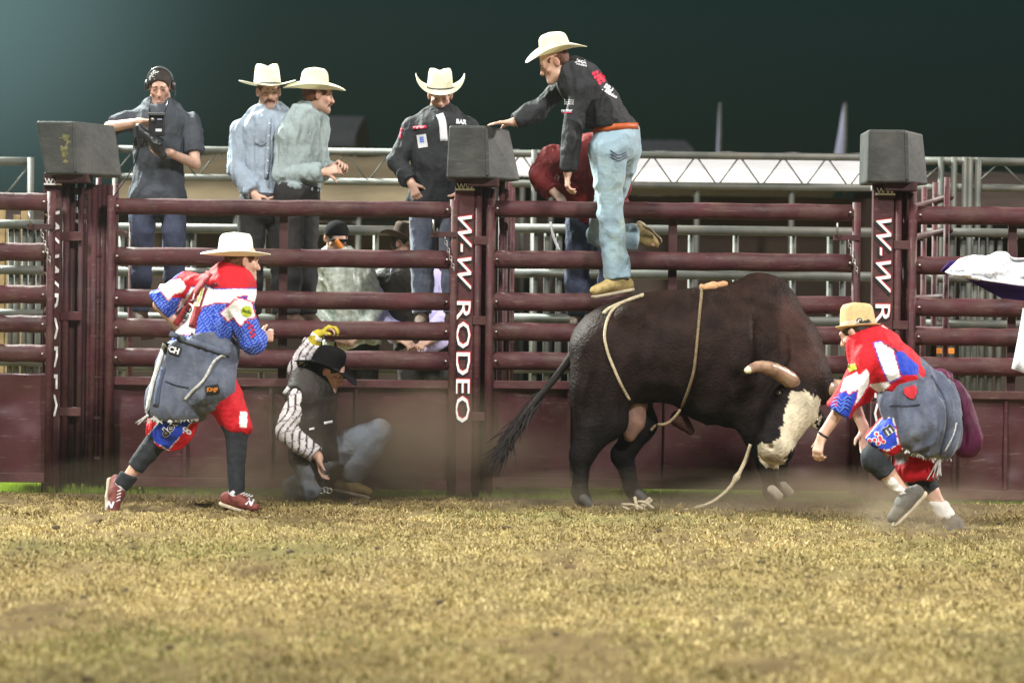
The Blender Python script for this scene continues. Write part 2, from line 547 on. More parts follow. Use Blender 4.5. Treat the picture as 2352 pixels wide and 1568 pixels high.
DUST = lin(120, 98, 72)
M = dict(
    maroon=mat('maroon paint', (.056, .0145, .0175), .64, .35, 5, .3, 30, spec=.32, scratch=(.16, .10, .085), dirt=(.088, .050, .036), dirt_amt=.7, dirt_scale=6, rough_var=.15),
    maroon_sheet=mat('maroon sheet steel', (.052, .0145, .019), .36, .3, 2.5, .35, 4, spec=.45, scratch=(.14, .10, .085), dirt=(.080, .052, .042), dirt_amt=.72, dirt_scale=2.2, rough_var=.14),
    maroon_dark=mat('old maroon paint', (.045, .014, .016), .6, .3, 5, .2, 30, dirt=(.07, .045, .035), dirt_amt=.6),
    steel=mat('worn bright steel', (.45, .44, .42), .35, .2, 12, metal=.7),
    galv=mat('galvanised pipe', (.080, .085, .074), .6, .2, 6, .1, 40, metal=.1, dirt=(.14, .12, .09), dirt_amt=.5),
    rubber=mat('scuffed black rubber', (.030, .032, .030), .62, .25, 6, .4, 18, spec=.4, scratch=(.10, .10, .088), dirt=(.085, .083, .068), dirt_amt=.6, dirt_scale=4),
    white_sign=mat('white vinyl letters', (.78, .80, .78), .45, .06, 10),
    red_sign=mat('red vinyl outline', (.45, .03, .03), .5, .1, 10),
    black_sign=mat('black vinyl shadow', (.012, .012, .012), .5, .1, 10),
    skin=mat('skin', attr=True, rough=.5, var=.10, scale=14, bump=.15, bscale=140, spec=.35, dirt=(.50, .26, .19), dirt_amt=.3, dirt_scale=12),
    hair=mat('dark brown hair', (.022, .014, .009), .55, .4, 60, .6, 120),
    red_hair=mat('reddish brown hair', (.11, .04, .018), .6, .4, 60, .6, 120),
    eye=mat('dark eye', (.02, .015, .012), .2, .1, 10, spec=.6),
    straw=mat('pale straw hat', (.80, .77, .60), .75, .08, 40, .3, 260, trans=.22),
    felt_white=mat('white felt hat', (.82, .81, .70), .8, .06, 20, .15, 160),
    straw_tan=mat('tan straw', (.62, .46, .23), .75, .12, 40, .35, 260, trans=.1),
    felt_black=mat('black felt hat', (.008, .007, .0075), .9, .3, 20, .2, 160, spec=.1),
    felt_brown=mat('brown felt hat', (.06, .035, .022), .85, .3, 20, .2, 160),
    band_dark=mat('dark hat band', (.03, .025, .03), .6, .3, 60),
    band_brown=mat('beaded brown hat band', (.24, .05, .02), .5, .8, 90),
    denim=mat('faded denim', (.17, .24, .36), .85, .25, 7, .42, 55, sheen=.2, dirt=(.20, .24, .15), dirt_amt=.5, dirt_scale=4),
    denim_pale=mat('pale dusty denim', (.24, .345, .41), .85, .12, 6, .42, 55, sheen=.2, dirt=(.22, .27, .15), dirt_amt=.7, dirt_scale=3.0),
    denim_grey=mat('grey blue denim', (.070, .083, .122), .85, .35, 7, .42, 55, sheen=.15, dirt=(.2, .22, .27), dirt_amt=.6, dirt_scale=6),
    denim_dusty=mat('dusty blue denim', (.13, .16, .20), .9, .3, 7, .3, 60, dirt=(.18, .16, .125), dirt_amt=.8, dirt_scale=4),
    denim_dark=mat('dark denim', (.05, .06, .10), .85, .3, 7, .42, 55),
    fringe=mat('frayed denim edge', (.45, .45, .44), .9, .3, 60, .4, 200),
    cloth=mat('printed jersey', attr=True, rough=.75, var=.1, scale=9, bump=.4, bscale=55),
    shirt_blue=mat('pale blue shirt', (.27, .33, .40), .8, .05, 7, .42, 55),
    shirt_teal=mat('pale teal shirt', (.28, .345, .35), .8, .05, 7, .42, 55),
    shirt_black=mat('black shirt', (.017, .018, .021), .75, .3, 8, .42, 55),
    tee=mat('dark grey t-shirt', (.055, .062, .075), .85, .2, 7, .42, 55),
    white=mat('white cotton', (.60, .615, .64), .8, .06, 9, .42, 55),
    red_jacket=mat('dark red jacket', (.13, .012, .012), .7, .35, 7, .42, 55),
    lavender=mat('lavender shirt', (.58, .54, .85), .8, .15, 7, .2, 160),
    camo=mat('pale green plaid shirt', (.66, .74, .66), .8, .35, 30, .2, 160),
    vest=mat('brown black leather vest', (.020, .016, .013), .6, .4, 10, .4, 60, dirt=(.06, .047, .034), dirt_amt=.4),
    black_pants=mat('black trousers', (.02, .018, .018), .8, .3, 8, .2, 160),
    black_knit=mat('black knit sleeve', (.022, .025, .03), .85, .3, 30, .3, 240),
    sock=mat('white sock', (.72, .72, .70), .9, .1, 30, .4, 240),
    boot=mat('tan suede boot', (.36, .27, .11), .75, .3, 18, .4, 90),
    shoe_red=mat('red suede shoe', (.17, .045, .038), .75, .3, 18, .3, 120),
    shoe_grey=mat('grey trainer', (.10, .095, .085), .8, .3, 18, .3, 120),
    sole=mat('shoe sole', (.42, .36, .26), .8, .2, 20),
    leather_red=mat('red brown leather belt', (.38, .08, .02), .5, .2, 20),
    glove=mat('yellow leather glove', (.45, .36, .03), .65, .3, 15, .3, 70),
    tape=mat('white tape', (.8, .8, .78), .6, .05, 20),
    plastic=mat('black plastic', (.015, .015, .017), .35, .2, 20, spec=.5),
    plastic_grey=mat('dark grey plastic', (.07, .075, .085), .4, .2, 20, spec=.5),
    hide=mat('bull hide', attr=True, rough=.58, var=.4, scale=9, bump=.8, bscale=55, spec=.06),
    horn=mat('horn', (.25, .145, .10), .30, .35, 18, .15, 50, spec=.5, dirt=(.62, .48, .30), dirt_amt=.7, dirt_scale=7),
    horn_tip=mat('pale horn tip', (.72, .68, .48), .4, .1, 20),
    hoof_dark=mat('dark hoof', (.05, .05, .05), .6, .3, 20, .2, 60),
    hoof=mat('hoof', (.36, .33, .27), .6, .3, 20, .2, 60),
    flesh=mat('pinkish brown skin', (.22, .13, .10), .6, .3, 12, .2, 60),
    tail=mat('dark tail hair', (.014, .010, .009), .7, .3, 30, .4, 120),
    rope=mat('tan grass rope', (.19, .14, .08), .85, .3, 60, .6, 150),
    rope_pale=mat('pale cotton rope', (.42, .36, .24), .85, .25, 60, .6, 150),
    bell=mat('bell metal', (.5, .45, .3), .4, .3, 20, metal=.6),
    plank=mat('weathered plank', (.30, .22, .11), .8, .35, 9, .3, 40),
    deck=mat('dark plank', (.10, .075, .05), .85, .35, 9, .3, 40),
    canvas=mat('white tent canvas', (.82, .80, .80), .8, .06, 3),
    canvas_tan=mat('tan tent canvas', (.13, .10, .058), .85, .3, 1.2),
    tarp=mat('dark brown tarp', (.055, .038, .030), .85, .35, 1.0),
    far_grey=mat('far grey roof', (.035, .037, .04), .85, .2, 1.0),
    banner=mat('pale blue banner cloth', (.45, .47, .62), .8, .1, 2, trans=.3),
    purple=mat('purple cloth', (.035, .012, .12), .75, .2, 6),
    plum=mat('plum red cloth', (.075, .008, .036), .65, .4, 6, .2, 60),
    heart=mat('red felt', (.42, .02, .03), .8, .2, 30),
    orange=mat('orange light patch and cap stripe', (.75, .24, .03), .6, .2, 20),
    hazard=mat('red cord', (.6, .06, .03), .6, .1, 10),
    grass_dry=mat('dry grass', attr=True, rough=1.0, var=.15, scale=3, spec=.0),
    grass_green=mat('green grass', (.22, .34, .03), .8, .4, 20, trans=.35),
)
# ================================================================== the setting
GREY = V(1, 1, 1)
xs = np.concatenate([[-170, -80, -40, -14, -8], np.arange(-4.6, 4.61, .024), [8, 14, 40, 80, 170]])
ys = np.concatenate([[-60, -20, -5, 2, 6], np.arange(8.6, 24.0, .03), [25, 27, 32, 45, 80, 120, 170]])
GX, GY = np.meshgrid(xs, ys, indexing='ij')


def hoof(x, y):      # prints and scrapes broken through the turf
    p = np.stack([x, y, 0 * x + 7.7], -1)
    return np.clip((vnoise(p * V(6.5, 4.2, 1)) + .35 * vnoise(p * V(17, 11, 1)) - .50) / .22, 0, 1)


def ground_h(x, y):
    p = np.stack([x, y, 0 * x], -1)
    z = .022 * fbm(p * 1.3, 3) + .030 * fbm(p * V(8, 5, 1), 3) + .018 * vnoise(p * V(30, 20, 1))
    z = z - .034 * hoof(x, y)
    m = np.clip((21.9 - y) / .5, .12, 1) * (np.abs(x) < 5) * (y > 8)
    return z * m - .012


def soil_mask(x, y):
    p = np.stack([x, y, 0 * x + 3.3], -1)
    return fbm(p * V(3.2, 1.5, 1), 4)


gz = ground_h(GX, GY)
gv = np.stack([GX, GY, gz], -1).reshape(-1, 3)
ni, nj = GX.shape
ii, jj = np.meshgrid(np.arange(ni - 1), np.arange(nj - 1), indexing='ij')
gf = np.stack([ii * nj + jj, (ii + 1) * nj + jj, (ii + 1) * nj + jj + 1, ii * nj + jj + 1], -1).reshape(-1, 4)
sm = soil_mask(gv[:, 0], gv[:, 1])[:, None]
fine = vnoise(gv * V(55, 40, 1))[:, None]
base = V(*lin(137, 121, 81)); dark = V(*lin(97, 83, 61)); olive = V(*lin(115, 110, 72))
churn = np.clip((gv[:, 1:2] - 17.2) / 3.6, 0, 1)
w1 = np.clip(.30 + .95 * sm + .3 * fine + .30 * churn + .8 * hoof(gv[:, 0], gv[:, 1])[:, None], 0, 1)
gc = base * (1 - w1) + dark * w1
ol = np.clip(.2 + 1.1 * fbm(gv * V(.8, .6, 1) + 40, 3), 0, .8)[:, None]
gc = gc * (1 - ol) + (olive * (1 - .4 * w1)) * ol
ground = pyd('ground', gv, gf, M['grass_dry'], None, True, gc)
kind(ground, 'structure')

# ---- dry turf: short bent straw
NB = 520000
Yb = 8.8 + 13.4 * rng.random(NB) ** .85
Xb = (rng.random(NB) * 2 - 1) * (Yb * .168 + .25)
keep = soil_mask(Xb, Yb) + .7 * (rng.random(NB) - .5) + .16 * np.clip((Yb - 17.2) / 3.6, 0, 1) + .25 * vnoise(np.stack([Xb * 7, Yb * 5, 0 * Xb + 2], -1)) < .22 - .55 * hoof(Xb, Yb)
Xb, Yb = Xb[keep], Yb[keep]; NB = len(Xb)
Zb = ground_h(Xb, Yb) - .004
clump = vnoise(np.stack([Xb * 6, Yb * 4, 0 * Xb], -1))
Lb = (.012 + .022 * rng.random(NB) ** 2) * (1 + .3 * clump) * np.clip((24 - Yb) / 6 + .55, .6, 1.1)
long_ = rng.random(NB) < .006; Lb[long_] *= 2.3
th = rng.random(NB) * 2 * math.pi
lean = .45 + rng.random(NB) * 1.25
wd = .0018 + .0020 * rng.random(NB)
dx, dy = np.cos(th), np.sin(th)
B0 = np.stack([Xb, Yb, Zb], -1)
side = np.stack([-dy, dx, 0 * dx], -1) * wd[:, None]
side[:, 0] = np.where(np.abs(side[:, 0]) < .0012, .0016, side[:, 0])
d1 = np.stack([dx * np.sin(lean * .6), dy * np.sin(lean * .6), np.cos(lean * .6)], -1)
d2 = np.stack([dx * np.sin(lean * 1.3), dy * np.sin(lean * 1.3), np.cos(lean * 1.3)], -1)
mid = B0 + d1 * (Lb * .55)[:, None]; tip = mid + d2 * (Lb * .5)[:, None]
bv = np.stack([B0 - side, B0 + side, mid + side * .8, mid - side * .8, tip], 1).reshape(-1, 3)
o5 = np.arange(NB) * 5
bf = np.concatenate([np.stack([o5, o5 + 1, o5 + 2, o5 + 3], 1)])
bt = np.stack([o5 + 3, o5 + 2, o5 + 4, o5 + 4], 1)
straw = V(*lin(200, 184, 136)); tan = V(*lin(154, 138, 92)); grn = V(*lin(135, 134, 80)); brn = V(*lin(115, 101, 70))
pat = fbm(np.stack([Xb * .8 , Yb * .6, 0 * Xb + 40], -1), 3)
tone = vnoise(np.stack([Xb * 1.6, Yb * .9, 0 * Xb + 9], -1)) + .8 * fbm(np.stack([Xb * 5.5, Yb * 2.6, 0 * Xb + 21], -1), 3)
r = rng.random((NB, 1))
cb = np.where(r < .42, straw, np.where(r < .82, tan, brn))
gm = (rng.random(NB) < np.clip(.16 + .9 * pat, .03, .65))[:, None]
cb = np.where(gm, grn, cb) * (.92 + .30 * tone.clip(-1.2, 1))[:, None]
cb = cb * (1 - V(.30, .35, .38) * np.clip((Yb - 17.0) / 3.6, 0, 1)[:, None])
me = bpy.data.meshes.new('dry_turf')
me.vertices.add(len(bv)); me.vertices.foreach_set('co', bv.astype(np.float32).ravel())
tri = np.stack([o5 + 3, o5 + 2, o5 + 4], 1)
lv = np.concatenate([bf.ravel(), tri.ravel()])
me.loops.add(len(lv)); me.loops.foreach_set('vertex_index', lv.astype(np.int32))
me.polygons.add(2 * NB)
me.polygons.foreach_set('loop_start', np.concatenate([np.arange(NB) * 4, NB * 4 + np.arange(NB) * 3]).astype(np.int32))
me.update(calc_edges=True)
ca = me.color_attributes.new('Col', 'FLOAT_COLOR', 'POINT')
cc = np.ones((NB * 5, 4), np.float32); cc[:, :3] = np.repeat(cb, 5, 0)
ca.data.foreach_set('color', cc.ravel())
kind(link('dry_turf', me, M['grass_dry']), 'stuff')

# ---- green grass left long under and behind the gates
NG = 26000
Yg = 21.97 + 1.7 * rng.random(NG) ** 1.6; Xg = (rng.random(NG) * 2 - 1) * 4.2
Lg = .03 + .05 * rng.random(NG); tg = rng.random(NG) * 6.28; lg = rng.random(NG) * .6
wv = np.stack([np.full(NG, .003), 0 * Xg, 0 * Xg], -1)
g0 = np.stack([Xg, Yg, np.full(NG, -.015)], -1)
g1 = g0 + np.stack([np.cos(tg) * np.sin(lg), np.sin(tg) * np.sin(lg), np.cos(lg)], -1) * Lg[:, None]
gg = np.stack([g0 - wv, g0 + wv, g1], 1).reshape(-1, 3)
kind(pyd('green_grass', gg, np.arange(3 * NG).reshape(-1, 3), M['grass_green'], None, False), 'stuff')

# ---- clods thrown up by hooves
cv, cf = [], []
bmi = bmesh.new(); bmesh.ops.create_icosphere(bmi, subdivisions=1, radius=1)
ic = np.array([v.co[:] for v in bmi.verts]); icf = [[v.index for v in f.verts] for f in bmi.faces]; bmi.free()
for k in range(300):
    y = 9.5 + 12.0 * rng.random() ** .7; x = (rng.random() * 2 - 1) * y * .165
    r_ = .006 + .016 * rng.random() ** 4
    z = float(ground_h(np.array([x]), np.array([y]))[0])
    q = ic * (1 + .35 * rng.normal(size=(len(ic), 1)).clip(-1, 1)) * r_ * V(1.3, 1.2, .75) + V(x, y, z + r_ * .35)
    n0 = len(cv); cv += list(q); cf += [[i + n0 for i in f] for f in icf]
kind(pyd('dirt_clods', cv, np.array(cf), mat('damp clods', (.085, .066, .044), 1, .4, 30, spec=0), None), 'stuff')

# ================================================================== chute gates
FY = 22.0


def FW(u, v, Y=FY): return P(u, v, Y)


def text_geo(s, extrude=.002, offset=0, shear=0, ry=2):
    c = bpy.data.curves.new('lettering', 'FONT'); c.body = s; c.extrude = extrude; c.offset = offset; c.shear = shear
    c.resolution_u = ry; c.align_x = 'CENTER'; c.align_y = 'CENTER'
    o = bpy.data.objects.new('lettering', c); COL.objects.link(o)
    bpy.context.view_layer.update()
    me = bpy.data.meshes.new_from_object(o.evaluated_get(bpy.context.evaluated_depsgraph_get()))
    bpy.data.objects.remove(o); bpy.data.curves.remove(c)
    return me


def place_text(name, s, origin, X, Yv, w, h, m, parent, offset=0, shear=0, extrude=.002, depth=0):
    """lettering w long and h tall in the plane X (reading direction) / Yv (letter up)"""
    me = text_geo(s, extrude, offset, shear)
    co = np.array([v.co[:] for v in me.vertices])
    ref = text_geo(s, extrude, 0, shear); rc_ = np.array([v.co[:] for v in ref.vertices]); bpy.data.meshes.remove(ref)
    lo, hi = rc_.min(0), rc_.max(0)
    X, Yv = nrm(X), nrm(Yv); Z = np.cross(X, Yv)
    q = np.asarray(origin) + np.outer((co[:, 0] - (lo[0] + hi[0]) / 2) / (hi[0] - lo[0]) * w, X) \
        + np.outer((co[:, 1] - (lo[1] + hi[1]) / 2) / (hi[1] - lo[1]) * h, Yv) + np.outer(co[:, 2] + depth, Z)
    for v, c in zip(me.vertices, q): v.co = c
    me.name = name
    return link(name, me, m, parent)


def gate(name, label, u0, u1, top_rails, vs0, vs1, ub, Y=FY, flange=True, left_post=True, right_post=True):
    """rails: (v_top, v_bottom) read at column ub"""
    x0, x1 = FW(u0, 800, Y)[0], FW(u1, 800, Y)[0]
    g = thing(name, label, 'gate', ((x0 + x1) / 2, Y, 0), 'chute gates along the arena edge')
    zs = []
    for a, b in top_rails:
        za, zb = FW(ub, a, Y)[2], FW(ub, b, Y)[2]
        r = (za - zb) / 2; zc = (za + zb) / 2; zs.append(zc)
        n = 12
        pts = [V(x0 + (x1 - x0) * i / n, Y + .004 * math.sin(i * 1.7 + zc * 9), zc + .003 * math.sin(i * 2.3 + zc * 5)) for i in range(n + 1)]
        sweep('rail', pts, r, M['maroon'], g, 20, flat=.8)
    zt, zb = FW(ub, vs0, Y)[2], FW(ub, vs1, Y)[2]
    # pressed sheet with dents
    nx, nz = 90, 40
    gx, gz_ = np.meshgrid(np.linspace(x0, x1, nx), np.linspace(zb, zt, nz), indexing='ij')
    pp = np.stack([gx, gx * 0, gz_], -1)
    dy_ = .018 * vnoise(pp * V(2.6, 1, 3.1) + 3 * x0) + .009 * vnoise(pp * V(7, 1, 8) + 9)
    vv = np.stack([gx, Y + .02 + dy_, gz_], -1).reshape(-1, 3)
    a, b = np.meshgrid(np.arange(nx - 1), np.arange(nz - 1), indexing='ij')
    ff = np.stack([a * nz + b, (a + 1) * nz + b, (a + 1) * nz + b + 1, a * nz + b + 1], -1).reshape(-1, 4)
    so = pyd('sheet_panel', vv, ff, M['maroon_sheet'], g)
    so.modifiers.new('thickness', 'SOLIDIFY').thickness = .006
    if flange:
        box('flange', (x0, Y - .03, zt - .055), (x1, Y + .016, zt), M['maroon'], g)
    box('bottom_rail', (x0, Y - .035, zb - .0), (x1, Y + .02, zb + .065), M['maroon'], g)
    ztop = zs[0] + .05
    if left_post: tube('end_post', (x0, Y - .03, zb - .02), (x0, Y - .03, ztop + .02), .03, M['maroon'], g)
    if right_post: tube('end_post', (x1, Y - .03, zb - .02), (x1, Y - .03, ztop + .02), .03, M['maroon'], g)
    for i, zc in enumerate(zs):
        for xx, s in ((x0, 1), (x1, -1)):
            sweep('bolt', [V(xx + s * .045, Y - .075, zc), V(xx + s * .045, Y - .03, zc)], .008, M['steel'], g, 8)
    # a slam latch on the free end and a short chain
    zl = (zs[0] + zs[1]) / 2
    box('latch', (x1 - .16, Y - .07, zl - .02), (x1 + .02, Y - .045, zl + .02), M['maroon_dark'], g, .004)
    sweep('latch_handle', [V(x1 - .13, Y - .075, zl), V(x1 - .14, Y - .11, zl + .05), V(x1 - .14, Y - .115, zl + .10)], .008, M['steel'], g, 8)
    for k in range(9):
        c_ = V(x1 - .06 + .008 * k, Y - .085, zl - .03 - .026 * k)
        rr_ = [c_ + .015 * (V(0, 0, 1) * math.cos(t) + (V(.6, 0, 0) if k % 2 else V(0, .6, 0)) * math.sin(t)) for t in np.linspace(0, 6.28, 9)[:-1]]
        sweep('chain_link', rr_, .0035, M['steel'], g, 5, True)
    # a stiffener behind the rails
    xm = x0 + (x1 - x0) * .5
    box('stiffener', (xm - .03, Y + .062, zb), (xm + .03, Y + .085, ztop - .05), M['maroon_dark'], g)
    return g, x0, x1, zs, zt, zb


R0 = [(443, 484), (558, 600), (655, 697), (724, 764), (791, 832)]
gateL = gate('chute_gate', 'maroon gate cut off by the left edge of the photo', -160, 116, R0, 857, 1107, 60, 21.93, False)
R1 = [(461, 498), (573, 615), (670, 711), (737, 780), (805, 848)]
gateA = gate('chute_gate', 'maroon gate behind the crouching rider, between the left and middle posts', 254, 1040, R1, 871, 1122, 800)
R2 = [(464, 502), (578, 620), (675, 717), (744, 786), (811, 853)]
gateB = gate('chute_gate', 'maroon gate behind the bull, between the middle and right posts', 1124, 1963, R2, 877, 1121, 1450)
R3 = [(474, 516), (589, 631), (685, 727), (753, 794), (820, 862)]
gateC = gate('chute_gate', 'maroon gate running out of the right edge behind the white cloth', 2092, 2560, R3, 897, 1146, 2180)

for g in (gateA, gateB, gateC):
    for k in range(3):
        xx = g[1] + (g[2] - g[1]) * (.22 + .25 * k)
        # a weld seam strip on the lower sheet
        box('sheet_strip', (xx - .012, FY - .012, g[5] + .067), (xx + .012, FY + .004, g[4] - .057), M['maroon_sheet'], g[0], .003)


def post(label, uf0, uf1, utube, vtop, vbase, Y, text, vt, vw, plate, uref):
    xa, xb = FW(uf0, 800, Y)[0], FW(uf1, 800, Y)[0]
    zt = FW(uref, vtop, Y)[2]
    p = thing('gate_post', label, 'post', ((xa + xb) / 2, Y, 0), 'lettered posts between the gates')
    box('post_face', (xa, Y, 0), (xb, Y + .10, zt), M['maroon'], p, .008)
    xt = FW(utube, 800, Y)[0]
    tube('post_tube', (xt, Y + .02, 0), (xt, Y + .02, zt), .026, M['maroon'], p)
    tube('pivot_pipe', (xt + .1, Y + .04, 0), (xt + .1, Y + .04, zt - .08), .02, M['maroon_dark'], p)
    for f in (.25, .55, .8):
        box('hinge', (xt - .03, Y - .012, zt * f - .03), (xt + .115, Y + .012, zt * f + .03), M['maroon'], p, .004)
    # the small letter plate under the pad
    pu0, pu1, pv0, pv1 = plate
    w = FW(pu1, 800, Y)[0] - FW(pu0, 800, Y)[0]
    zc = FW(pu0, (pv0 + pv1) / 2, Y)[2]; h = (pv1 - pv0) / 335
    xc = (FW(pu0, 800, Y)[0] + FW(pu1, 800, Y)[0]) / 2
    pl = box('name_plate', (xc - w / 2, Y - .012, zc - h * .55), (xc + w / 2, Y - .002, zc + h * .5), M['maroon_dark'], p, .002)
    place_text('letters', 'WW', (xc, Y - .016, zc + h * .1), (1, 0, 0), (0, 0, 1), w * .84, h * .72, M['white_sign'], pl, .012)
    box('bar', (xc - w * .46, Y - .024, zc - h * .36), (xc + w * .46, Y - .013, zc - h * .13), M['white_sign'], pl, .002)
    # the long vertical sign
    for word, v0, v1, sh in text:
        za, zb = FW(uref, v0, Y)[2], FW(uref, v1, Y)[2]
        xcc = (FW(vt[0], 800, Y)[0] + FW(vt[1], 800, Y)[0]) / 2
        wd_, ln = FW(vt[1], 800, Y)[0] - FW(vt[0], 800, Y)[0], za - zb
        for nm, mt, off, dep, dx_, dz_ in (('letter_shadow', 'black_sign', .035, .004, -.012, -.010), ('letter_outline', 'red_sign', .02, .008, .003, .003),
                                     ('letters', 'white_sign', .003, .012, 0, 0))[2 if uref == 120 else 0:]:
            place_text(nm, word, (xcc + dx_, Y, (za + zb) / 2 + dz_), (0, 0, -1), (1, 0, 0), ln, wd_, M[mt], p, off, sh, .002, dep)
    return p, xa, xb, zt


postA = post('maroon post mostly hidden behind the left gate, under the mossy pad', 97, 139, 148, 396, 1128, 22.03,
             [('W-W', 484, 660, .25), ('RODEO', 674, 962, 0)], (100, 134), None, (96, 141, 409, 428), 120)
postB = post('maroon lettered post in the middle, under the plain black pad', 1041, 1086, 1095, 405, 1141, 21.97,
             [('W-W', 495, 664, .3), ('RODEO', 692, 970, 0)], (1047, 1080), None, (1042, 1088, 421, 440), 1065)
postC = post('maroon lettered post on the right, behind the straw hatted bullfighter', 2002, 2050, 2060, 415, 1153, 21.97,
             [('W-W', 503, 672, .3), ('RODEO', 699, 980, 0)], (2009, 2043), None, (2005, 2053, 431, 451), 2020)

_xa, _xb = FW(1968, 800)[0], FW(2003, 800)[0]
box('dark_gap_filler', (_xa, 22.06, 0), (_xb, 22.08, .86), M['maroon_dark'], postC[0], .003)  # dark filler added to hide lit grass, so the gap reads as shade

# ---- pads on the posts


def pad(label, pts, v0, v1, Y, uref, lean=0.0):
    """pts: left, front corner, right edge at top, right edge at bottom"""
    zt, zb = FW(uref, v0, Y)[2], FW(uref, v1, Y)[2]
    l, c, rt, rb, lb = [FW(q, 800, Y)[0] for q in pts]
    p = thing('post_pad', label, 'pad', ((l + rb) / 2, Y + .2, zb), 'rubber pads on the posts')
    bot = [V(lb, Y, zb), V(c + .004, Y - .015, zb), V(rb, Y + .30, zb), V(rb - .05, Y + .5, zb), V(lb, Y + .5, zb)]
    top = [V(l, Y, zt), V(c - .012, Y - .015, zt), V(rt, Y + .28, zt - .01), V(rt - .05, Y + .5, zt - .01), V(l, Y + .5, zt)]
    prism('rubber_block', bot, None, M['rubber'], p, .016, top)
    prism('corner_seam', [V(c - .01, Y - .022, zb + .02), V(c + .016, Y - .019, zb + .02), V(c + .002, Y - .019, zt - .02), V(c - .022, Y - .022, zt - .02)], (0, .012, 0), M['rubber'], p, .003)
    box('bracket', (c - .14, Y + .06, zb - .05), (c + .08, Y + .3, zb + .01), M['maroon_dark'], p)
    return p


pad('black rubber pad with a mossy yellow stain, on the leftmost post', (77, 169, 246, 264, 100), 279, 401, 21.8, 170)
pad('plain black rubber pad on the middle post, under the climbing cowboy\'s hand', (1026, 1115, 1164, 1191, 1021), 289, 410, 21.8, 1100)
pad('grey scuffed rubber pad on the rightmost post', (1988, 2078, 2126, 2141, 1986), 298, 420, 21.8, 2060)
# moss stain on the first pad is growth with a shape of its own
ms = S()
for k in range(26):
    q = P(150 + rng.normal() * 6, 345 + rng.normal() * 24, 21.79)
    ms.ell(q, (.008 + .014 * rng.random() ** 2, .004, .008 + .018 * rng.random() ** 2), k=.006)
kind(solid('moss', ms, .004, mat('yellow moss', (.115, .11, .05), .9, .5, 40), None), 'stuff')

# ---- side panels, pipes and slide gates beside the posts


def side_frame(label, u0, u1, Y, vtop):
    x0, x1 = FW(u0, 800, Y)[0], FW(u1, 800, Y)[0]
    t = thing('slide_panel', label, 'panel', ((x0 + x1) / 2, Y, 0))
    zt = FW(u0, vtop, Y)[2]
    w = x1 - x0
    box('panel_sheet', (x0 + .01, Y + .03, .05), (x0 + w * .42, Y + .05, zt - .30), M['maroon_dark'], t)
    for k in range(4):
        box('slot_bar', (x0 + .012, Y + .02, zt - .28 + k * .085), (x0 + w * .42, Y + .045, zt - .235 + k * .085), M['maroon_dark'], t)
    for fx, r in ((.0, .02), (.46, .02), (.60, .028), (.74, .018), (.86, .022), (1., .024)):
        tube('pipe', (x0 + w * fx, Y + .04, 0), (x0 + w * fx, Y + .04, zt - .04 * (fx > .5)), r, M['maroon'] if fx > .4 else M['maroon_dark'], t)
    for k in range(7):
        z = zt * (.1 + .13 * k)
        box('rung', (x0 + w * .60, Y + .02, z), (x0 + w * .86, Y + .035, z + .02), M['maroon_dark'], t, .002)
    return t


side_frame('dark slide panel with bright edged pipes beside the left post', 160, 246, 22.08, 410)
side_frame('shadowed slide panel beside the middle post', 1096, 1118, 22.12, 418)
side_frame('shadowed slide panel beside the right post', 2062, 2088, 22.12, 425)


def divider(label, u, Y0, Y1, vtop):
    x = P(u, 800, (Y0 + Y1) / 2)[0]
    t = thing('chute_divider', label, 'divider', (x, (Y0 + Y1) / 2, 0))
    zt = P(u, vtop, Y0)[2]
    for k in range(9):
        z = zt * (.12 + .108 * k)
        tube('rail', (x + .003 * k, Y0, z), (x + .003 * k, Y1, z), .025, M['maroon_dark'], t, 10)
    for yy in np.linspace(Y0, Y1, 4):
        tube('upright', (x + .03 * (yy - Y0), yy, 0), (x + .03 * (yy - Y0), yy, zt + .1), .022, M['maroon'], t, 10)
    return t


divider('maroon divider running back between the chutes at the left post', 232, 22.2, 24.6, 430)
divider('maroon divider running back between the chutes at the middle post', 1150, 22.2, 24.6, 430)
divider('maroon divider running back between the chutes at the right post', 2120, 22.2, 24.6, 440)

# ---- catwalk behind the gates
cw = thing('catwalk', 'narrow dark plank catwalk behind the gates', 'walkway', (0, 22.95, 1.1))
xk = -4.0
while xk < 3.9:
    for k in range(3):
        box('plank', (xk, 22.66 + .17 * k, 1.10), (xk + 1.58, 22.66 + .17 * k + .16, 1.145), M['deck'], cw, .005)
    xk += 1.6
for xx in np.arange(-3.9, 4, 1.3):
    box('bracket', (xx - .02, 22.66, 1.04), (xx + .02, 23.16, 1.098), M['maroon_dark'], cw, .003)

# ---- grey stock panels behind
def stock_panel(label, u0, u1, Y, hv, bars, r=.02, vbot=1130):
    x0, x1 = P(u0, 800, Y)[0], P(u1, 800, Y)[0]
    um = (u0 + u1) / 2
    t = thing('stock_panel', label, 'fence panel', ((x0 + x1) / 2, Y, 0), 'grey stock panels behind the chutes')
    for v in hv:
        z = P(um, v, Y)[2]
        tube('rail', (x0, Y, z), (x1, Y, z), r * 1.55, M['galv'], t, 10)
    zt = P(um, hv[0], Y)[2]
    for b in bars:
        x = P(b, 800, Y)[0]
        tube('upright', (x, Y + .05, 0), (x, Y + .05, zt), r, M['galv'], t, 10)
    return t


